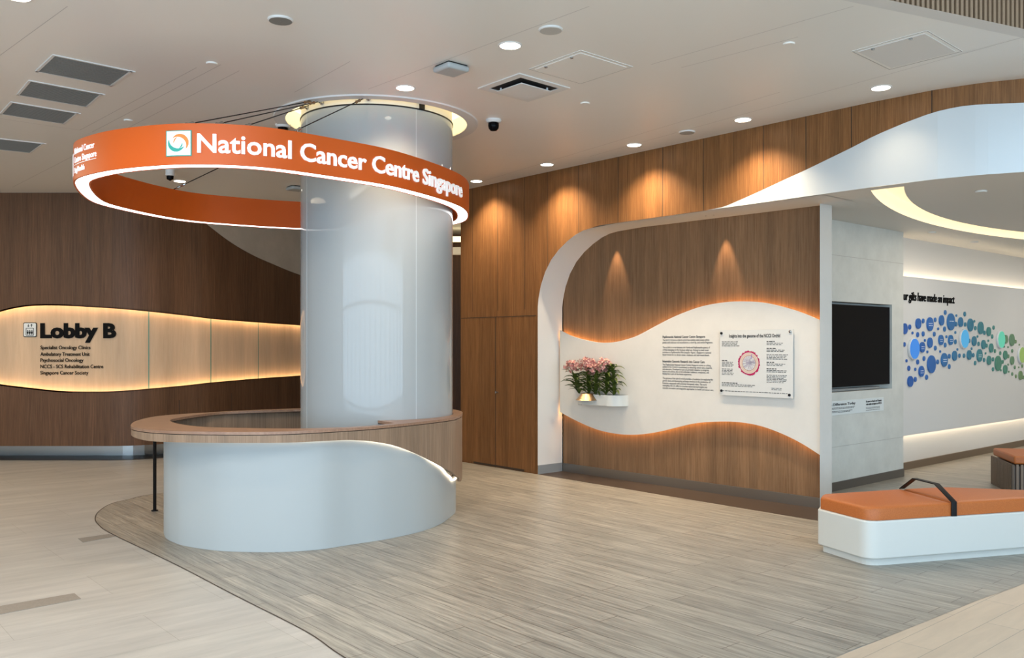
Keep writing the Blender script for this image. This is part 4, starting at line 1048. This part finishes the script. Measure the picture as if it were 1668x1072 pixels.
# flat black strap handle over the seam
def strap(pts, wdir, w, t, name, m, par):
    mm = M(); wv_ = Vector(wdir).normalized()*w/2; rs = []
    pts = [Vector(p) for p in pts]
    for i, p in enumerate(pts):
        d_ = (pts[min(i+1,len(pts)-1)]-pts[max(i-1,0)]).normalized(); nn = d_.cross(wv_).normalized()*t/2
        rs.append([p-wv_-nn, p+wv_-nn, p+wv_+nn, p-wv_+nn])
    return mm.rings(rs, True, True, True).build(name, m, par, bevel=.001)
sdv = Vector((*(sf-sb_), 0)).normalized(); wdv = Vector((-sdv.y, sdv.x, 0))
SF = Vector((*sf,0)); SB = Vector((*sb_,0))
strap([SF+sdv*.008+Z3*(ZBs-.0), SF+sdv*.008+Z3*(ZCu+.01), SF-sdv*.20+Z3*(ZCu+.115), SB+sdv*.18+Z3*(ZCu+.115), SB+sdv*.0+Z3*(ZCu+.004)], wdv, .045, .008, 'strap_handle', BLK_METAL, bench)
# second bench at the photo edge
q0 = P(1648, 806, 0).xy; b2_ = thing('slatted_bench', (q0.x+.8, q0.y+.5, 0), 'slatted dark wood bench with tan cushion cut off by the right photo edge', 'bench')
e1, e2 = Vector((.97,-.24,0)), Vector((.24,.97,0)); Q0 = Vector((*q0, 0))
M().obox(Q0+e1*.02+e2*.02, e1*1.5, e2*.8, Z3*.31).build('body', mat('dark_bench_wood', (.07,.045,.03), .5), b2_)
sl2 = M()
for i in range(34): sl2.obox(Q0+e1*(.0+i*.045), e1*.026, e2*.02, Z3*.33)
for i in range(18): sl2.obox(Q0+e2*(.0+i*.045), e2*.026, e1*.02, Z3*.33)
sl2.build('slats', mat('bench_slat_wood', (.20,.135,.09), .5), b2_)
M().obox(Q0+e1*.03+e2*.02+Z3*.33, e1*1.5, e2*.8, Z3*.09).build('cushion', LEATHER, b2_, bevel=.02, seg=3)

# ------------------------------------------------------------------ ceiling fittings
def downlight(px, py, label, z=ZC, r=None, spot=0, tgt=None, ang=70, glow=E_DOWN, bl=.7):
    c = P(px, py, z); t = thing('downlight', c, label, 'ceiling light', 'round recessed downlights')
    r = r or .075
    M().lathe(c, [(r*.98,.0),(r*1.0,-.006),(r*1.14,-.004),(r*1.16,0)], 32).build('trim_ring', TRIMW, t, smooth=True)
    M().lathe(c-Z3*.003, [(r*.98,0),(.0005,0)], 32).build('lamp_lens', glow, t)
    if spot: light('downlight_beam', 'SPOT', tuple(c-Z3*.02), spot, WARM, tgt or (c.x, c.y, 0), spot=ang, blend=bl, radius=.08)
    return t
for px, py, lab, pw_ in [(831,74,'bright round downlight in the open ceiling near the top centre',70),(660,143,'bright round downlight just above the column cove',95),
    (1435,143,'downlight nearest the right, above the white header sweep',22),(1210,195,'second downlight from the right beside the wood header wall',175),
    (1033,236,'third downlight from the right beside the wood header wall',175),(891,268,'fourth downlight from the right beside the wood header wall',175),
    (776,295,'farthest downlight beside the right end of the ring sign',160),(293,295,'downlight seen through the ring sign, beside a bullet camera',60),
    (28,-6,'downlight cut off at the top left corner of the photo',60)]:
    c = P(px, py, ZC)
    wallside = px in (1435,1210,1033,891,776)
    if wallside: downlight(px, py, lab, spot=pw_, tgt=(c.x+NN.x*.10, c.y+NN.y*.10, ZC-2), ang=118, bl=1.0)
    else: downlight(px, py, lab, spot=pw_, ang=140, bl=1.0)
def disc(px, py, r, name, label, cat, m1, m2, z=ZC, h=.012):
    c = P(px, py, z); t = thing(name, c, label, cat)
    M().lathe(c, [(r*1.12,0),(r*1.10,-h*.6),(r,-h)], 28).build('frame', m1, t, smooth=True)
    M().lathe(c-Z3*h, [(r,0),(.001,0)], 28).build('cover', m2, t)
    return t
disc(457,32,.075,'ceiling_speaker','grey round speaker grille in the ceiling above the ring sign','speaker',TRIMW,GRILLE)
disc(1119,215,.075,'ceiling_speaker','grey round speaker grille between two downlights by the wood wall','speaker',TRIMW,mat('grille_mid', (.33,.32,.30), .6))
disc(897,48,.075,'ceiling_sensor','round white ceiling sensor with small slots, right of the top downlight','sensor',TRIMW,mat('sensor_face', (.50,.49,.46), .5))
for px, py, lab in [(345,103,'small round sprinkler cover left of the ceiling speaker'),(209,196,'small round sprinkler cover above the left end of the ring sign'),(953,168,'small round sprinkler cover right of the square air diffuser'),(1285,71,'small round sprinkler cover left of the right access panel')]:
    t = disc(px, py, .038, 'sprinkler_cover', lab, 'sprinkler', CEIL, CEIL, h=.010)
for px, py, lab in [(1598,311,'small round sprinkler cover on the low ceiling inside the lit ring slot'),(1518,378,'small round sprinkler cover on the low ceiling near the pillar'),(1587,394,'second small sprinkler cover on the low ceiling by the donor wall')]:
    disc(px, py, .045, 'sprinkler_cover', lab, 'sprinkler', SOFF, SOFF, z=ZS, h=.015)
def quad_fit(pts, z=ZC):
    q = [P(x, y, z) for x, y in pts]; c = sum(q, Vector((0,0,0)))/4
    ex = ((q[1]-q[0])+(q[2]-q[3]))/2; ey = ((q[3]-q[0])+(q[2]-q[1]))/2
    return c-ex/2-ey/2, ex, ey
for pts, lab in [([(64,116),(88,90),(212,116),(178,138)],'largest grey ceiling grille, topmost of the four at left'),([(32,154),(50,132),(163,153),(139,173)],'second grey ceiling grille from the top at left'),([(4,185),(20,167),(124,184),(102,201)],'third grey ceiling grille, above the one cut off'),([(-40,240),(-25,222),(68,235),(48,247)],'lowest grey ceiling grille, cut off by the left edge')]:
    o, ex, ey = quad_fit(pts); t = thing('ceiling_grille', o+(ex+ey)/2, lab, 'ceiling vent', 'grey ceiling grilles')
    fx, fy = ex.normalized()*.02, ey.normalized()*.02
    fm = M(); fm.obox(o-fx-fy, ex+fx*2, fy, Z3*-.006); fm.obox(o-fx+ey, ex+fx*2, fy, Z3*-.006); fm.obox(o-fx-fy, fx, ey+fy*2, Z3*-.006); fm.obox(o+ex, fx, ey+fy*2, Z3*-.006)
    fm.build('frame', TRIMW, t); M().obox(o, ex, ey, Z3*-.002).build('mesh', GRILLE, t)
    lm = M(); k = int(ex.length/.03)
    for i in range(k): lm.obox(o+ex*(i/k), ex.normalized()*.006, ey, Z3*-.005)
    lm.build('louvres', mat('grille_bar', (.215,.215,.20), .6), t)
o, ex, ey = quad_fit([(779.5,143),(845,119),(930,142.6),(859,165)]); t = thing('air_diffuser', o+(ex+ey)/2, 'square white air diffuser with dark slot round a flat plate', 'ceiling vent')
fm = M(); a = .12
fm.obox(o, ex, ey*a, Z3*-.008); fm.obox(o+ey*(1-a), ex, ey*a, Z3*-.008); fm.obox(o+ey*a, ex*a, ey*(1-2*a), Z3*-.008); fm.obox(o+ex*(1-a)+ey*a, ex*a, ey*(1-2*a), Z3*-.008)
fm.build('frame', TRIMW, t); M().obox(o+ex*a+ey*a, ex*(1-2*a), ey*(1-2*a), Z3*-.001).build('slot', mat('dark_slot', (.01,.01,.01), .9), t)
M().obox(o+ex*.2+ey*.2-Z3*.035, ex*.6, ey*.6, Z3*.008).build('plate', TRIMW, t, bevel=.003)
for dx, dy in ((.25,.25),(.75,.75)): M().tube([o+ex*dx+ey*dy-Z3*.03, o+ex*dx+ey*dy], .008, 6).build('hanger', TRIMW, t)
for pts, lab, cl in [([(1386,84),(1512,48),(1566,84),(1450,112)],'pale rectangular ceiling access panel at upper right, near the slats',1),([(862,110),(945,84),(1032,106),(945,138)],'faint ceiling access panel beside the square air diffuser',0)]:
    o, ex, ey = quad_fit(pts); t = thing('access_panel', o+(ex+ey)/2, lab, 'ceiling panel')
    b = .035; fm = M(); sj_ = mat('panel_gap', (.30,.29,.27), .8) if cl else mat('panel_gap_faint', (.44,.42,.39), .8)
    M().obox(o, ex, ey, Z3*-.003).build('frame', CEIL, t)
    M().obox(o+ex*.06+ey*.06-Z3*.003, ex*.88, ey*.88, Z3*-.004).build('hatch', TRIMW if cl else CEIL, t)
    for fx, fy, ax, ay in ((0,0,1,.008),(0,.992,1,.008),(0,0,.008,1),(.992,0,.008,1)): fm.obox(o+ex*fx+ey*fy-Z3*.003, ex*ax, ey*ay, Z3*-.001)
    fm.build('edge_gap', sj_, t)
    for f_ in (.25,.75): M().lathe(o+ex*f_+ey*.085-Z3*.007, [(.013,0),(.013,-.008),(.001,-.009)], 12).build('latch', STEEL, t)
def ap(px, py, w, label, rot):
    c = P(px, py, ZC); t = thing('wireless_access_point', c, label, 'ceiling device')
    ax = Vector((math.cos(rot), math.sin(rot), 0)); ay = Vector((-ax.y, ax.x, 0))
    M().obox(c-ax*w*.42-ay*w*.42, ax*w*.84, ay*w*.84, Z3*-.008).build('mount', BLK_METAL, t)
    M().obox(c-ax*w/2-ay*w/2-Z3*.008, ax*w, ay*w, Z3*-.045).build('housing', WHITE, t, bevel=.02, seg=3)
ap(735, 107, .21, 'white square wireless box on the ceiling above the column', math.atan2(NN.y, NN.x))
ap(482, 304, .21, 'white wireless box seen through the ring, left of the column', math.atan2(NN.y, NN.x))
def dome(px, py, label):
    c = P(px, py, ZC); t = thing('dome_camera', c, label, 'security camera', 'black dome cameras')
    M().lathe(c, [(.075,0),(.075,-.012),(.062,-.03),(.05,-.032)], 28, cap1=True).build('base', TRIMW, t, smooth=True)
    M().lathe(c-Z3*.03, [(.05,0),(.052,-.03),(.047,-.055),(.03,-.074),(.001,-.08)], 28).build('dome', SCREEN, t, smooth=True)
dome(804, 195, 'dome camera on the open ceiling right of the column cove'); dome(461, 203, 'dome camera half hidden behind the ring sign, left of the column cove')
c = P(277, 277, ZC); t = thing('bullet_camera', c, 'white bullet camera with dark lens seen through the ring sign', 'security camera')
M().lathe(c, [(.055,0),(.055,-.07),(.045,-.075)], 20, cap1=True).build('housing', TRIMW, t, smooth=True)
M().lathe(c-Z3*.074, [(.043,0),(.04,-.04),(.001,-.06)], 20).build('lens', SCREEN, t, smooth=True)
# niche spotlights in the soffit
for px, py, lab in ((940,374.5,'tiny spotlight cluster in the niche soffit by the arch'),(1156,350.5,'tiny spotlight cluster in the niche soffit at mid span')):
    c = P(px, py, ZS); t = thing('niche_spotlight', c, lab, 'ceiling light', 'tiny spotlights in the niche soffit')
    for k, dx in enumerate((-.05, 0, .05)):
        M().lathe(c+X3*dx, [(.010,0),(.010,-.004),(.004,-.005)], 12, cap1=True).build('spot', BLK_METAL if k != 1 else TRIMW, t)
    w = PI_.at(PI_.sz(1005 if px < 1000 else 1183, 500)[0]); cc3 = Vector((w.x, w.y, 0))+nI*.085
    light('niche_beam', 'SPOT', (cc3.x, cc3.y, ZS-.03), 42, (1,.66,.40), (cc3.x, cc3.y, 0), spot=42, blend=.6, radius=.01)
# far corridor behind the column
cr = M().box((-2.6,16.2,3.55),(.6,16.4,3.63)); struct(cr.build('trim_28', E_COVE, origin=(0,0,0)))
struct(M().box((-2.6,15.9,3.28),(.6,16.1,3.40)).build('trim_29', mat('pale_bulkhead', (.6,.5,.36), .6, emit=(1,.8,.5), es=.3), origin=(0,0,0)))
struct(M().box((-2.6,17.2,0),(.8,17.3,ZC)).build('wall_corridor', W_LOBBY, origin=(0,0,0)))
struct(M().add([(*tuple(a0)[:2],0),(a0.x+.35,a0.y+5,0),(a0.x+.35,a0.y+5,ZC),(*tuple(a0)[:2],ZC)], [(0,1,2,3)]).build('wall_corridor', W_LOBBY, origin=(0,0,0)))

# ------------------------------------------------------------------ added area lights that brighten the hall and donor wall, no real fittings
light('ceiling_fill', 'AREA', (-2.5, 2.5, ZC-.05), 120, NEUT, (-2.5, 2.5, 0), 3, 3)
light('ceiling_fill', 'AREA', (-8.0, 8.0, ZC-.05), 110, WARM, (-8, 8, 0), 3, 3)
light('donor_fill', 'AREA', (6.2, 10.0, ZS-.03), 18, NEUT, (6.2, 10.0, 0), 1.5, 1.5)
light('donor_fill', 'AREA', (9.5, 12.0, ZS-.03), 30, NEUT, (9.5, 12.0, 0), 2.5, 2.5)
for o in bpy.data.objects:
    if '_w' in o: del o['_w']
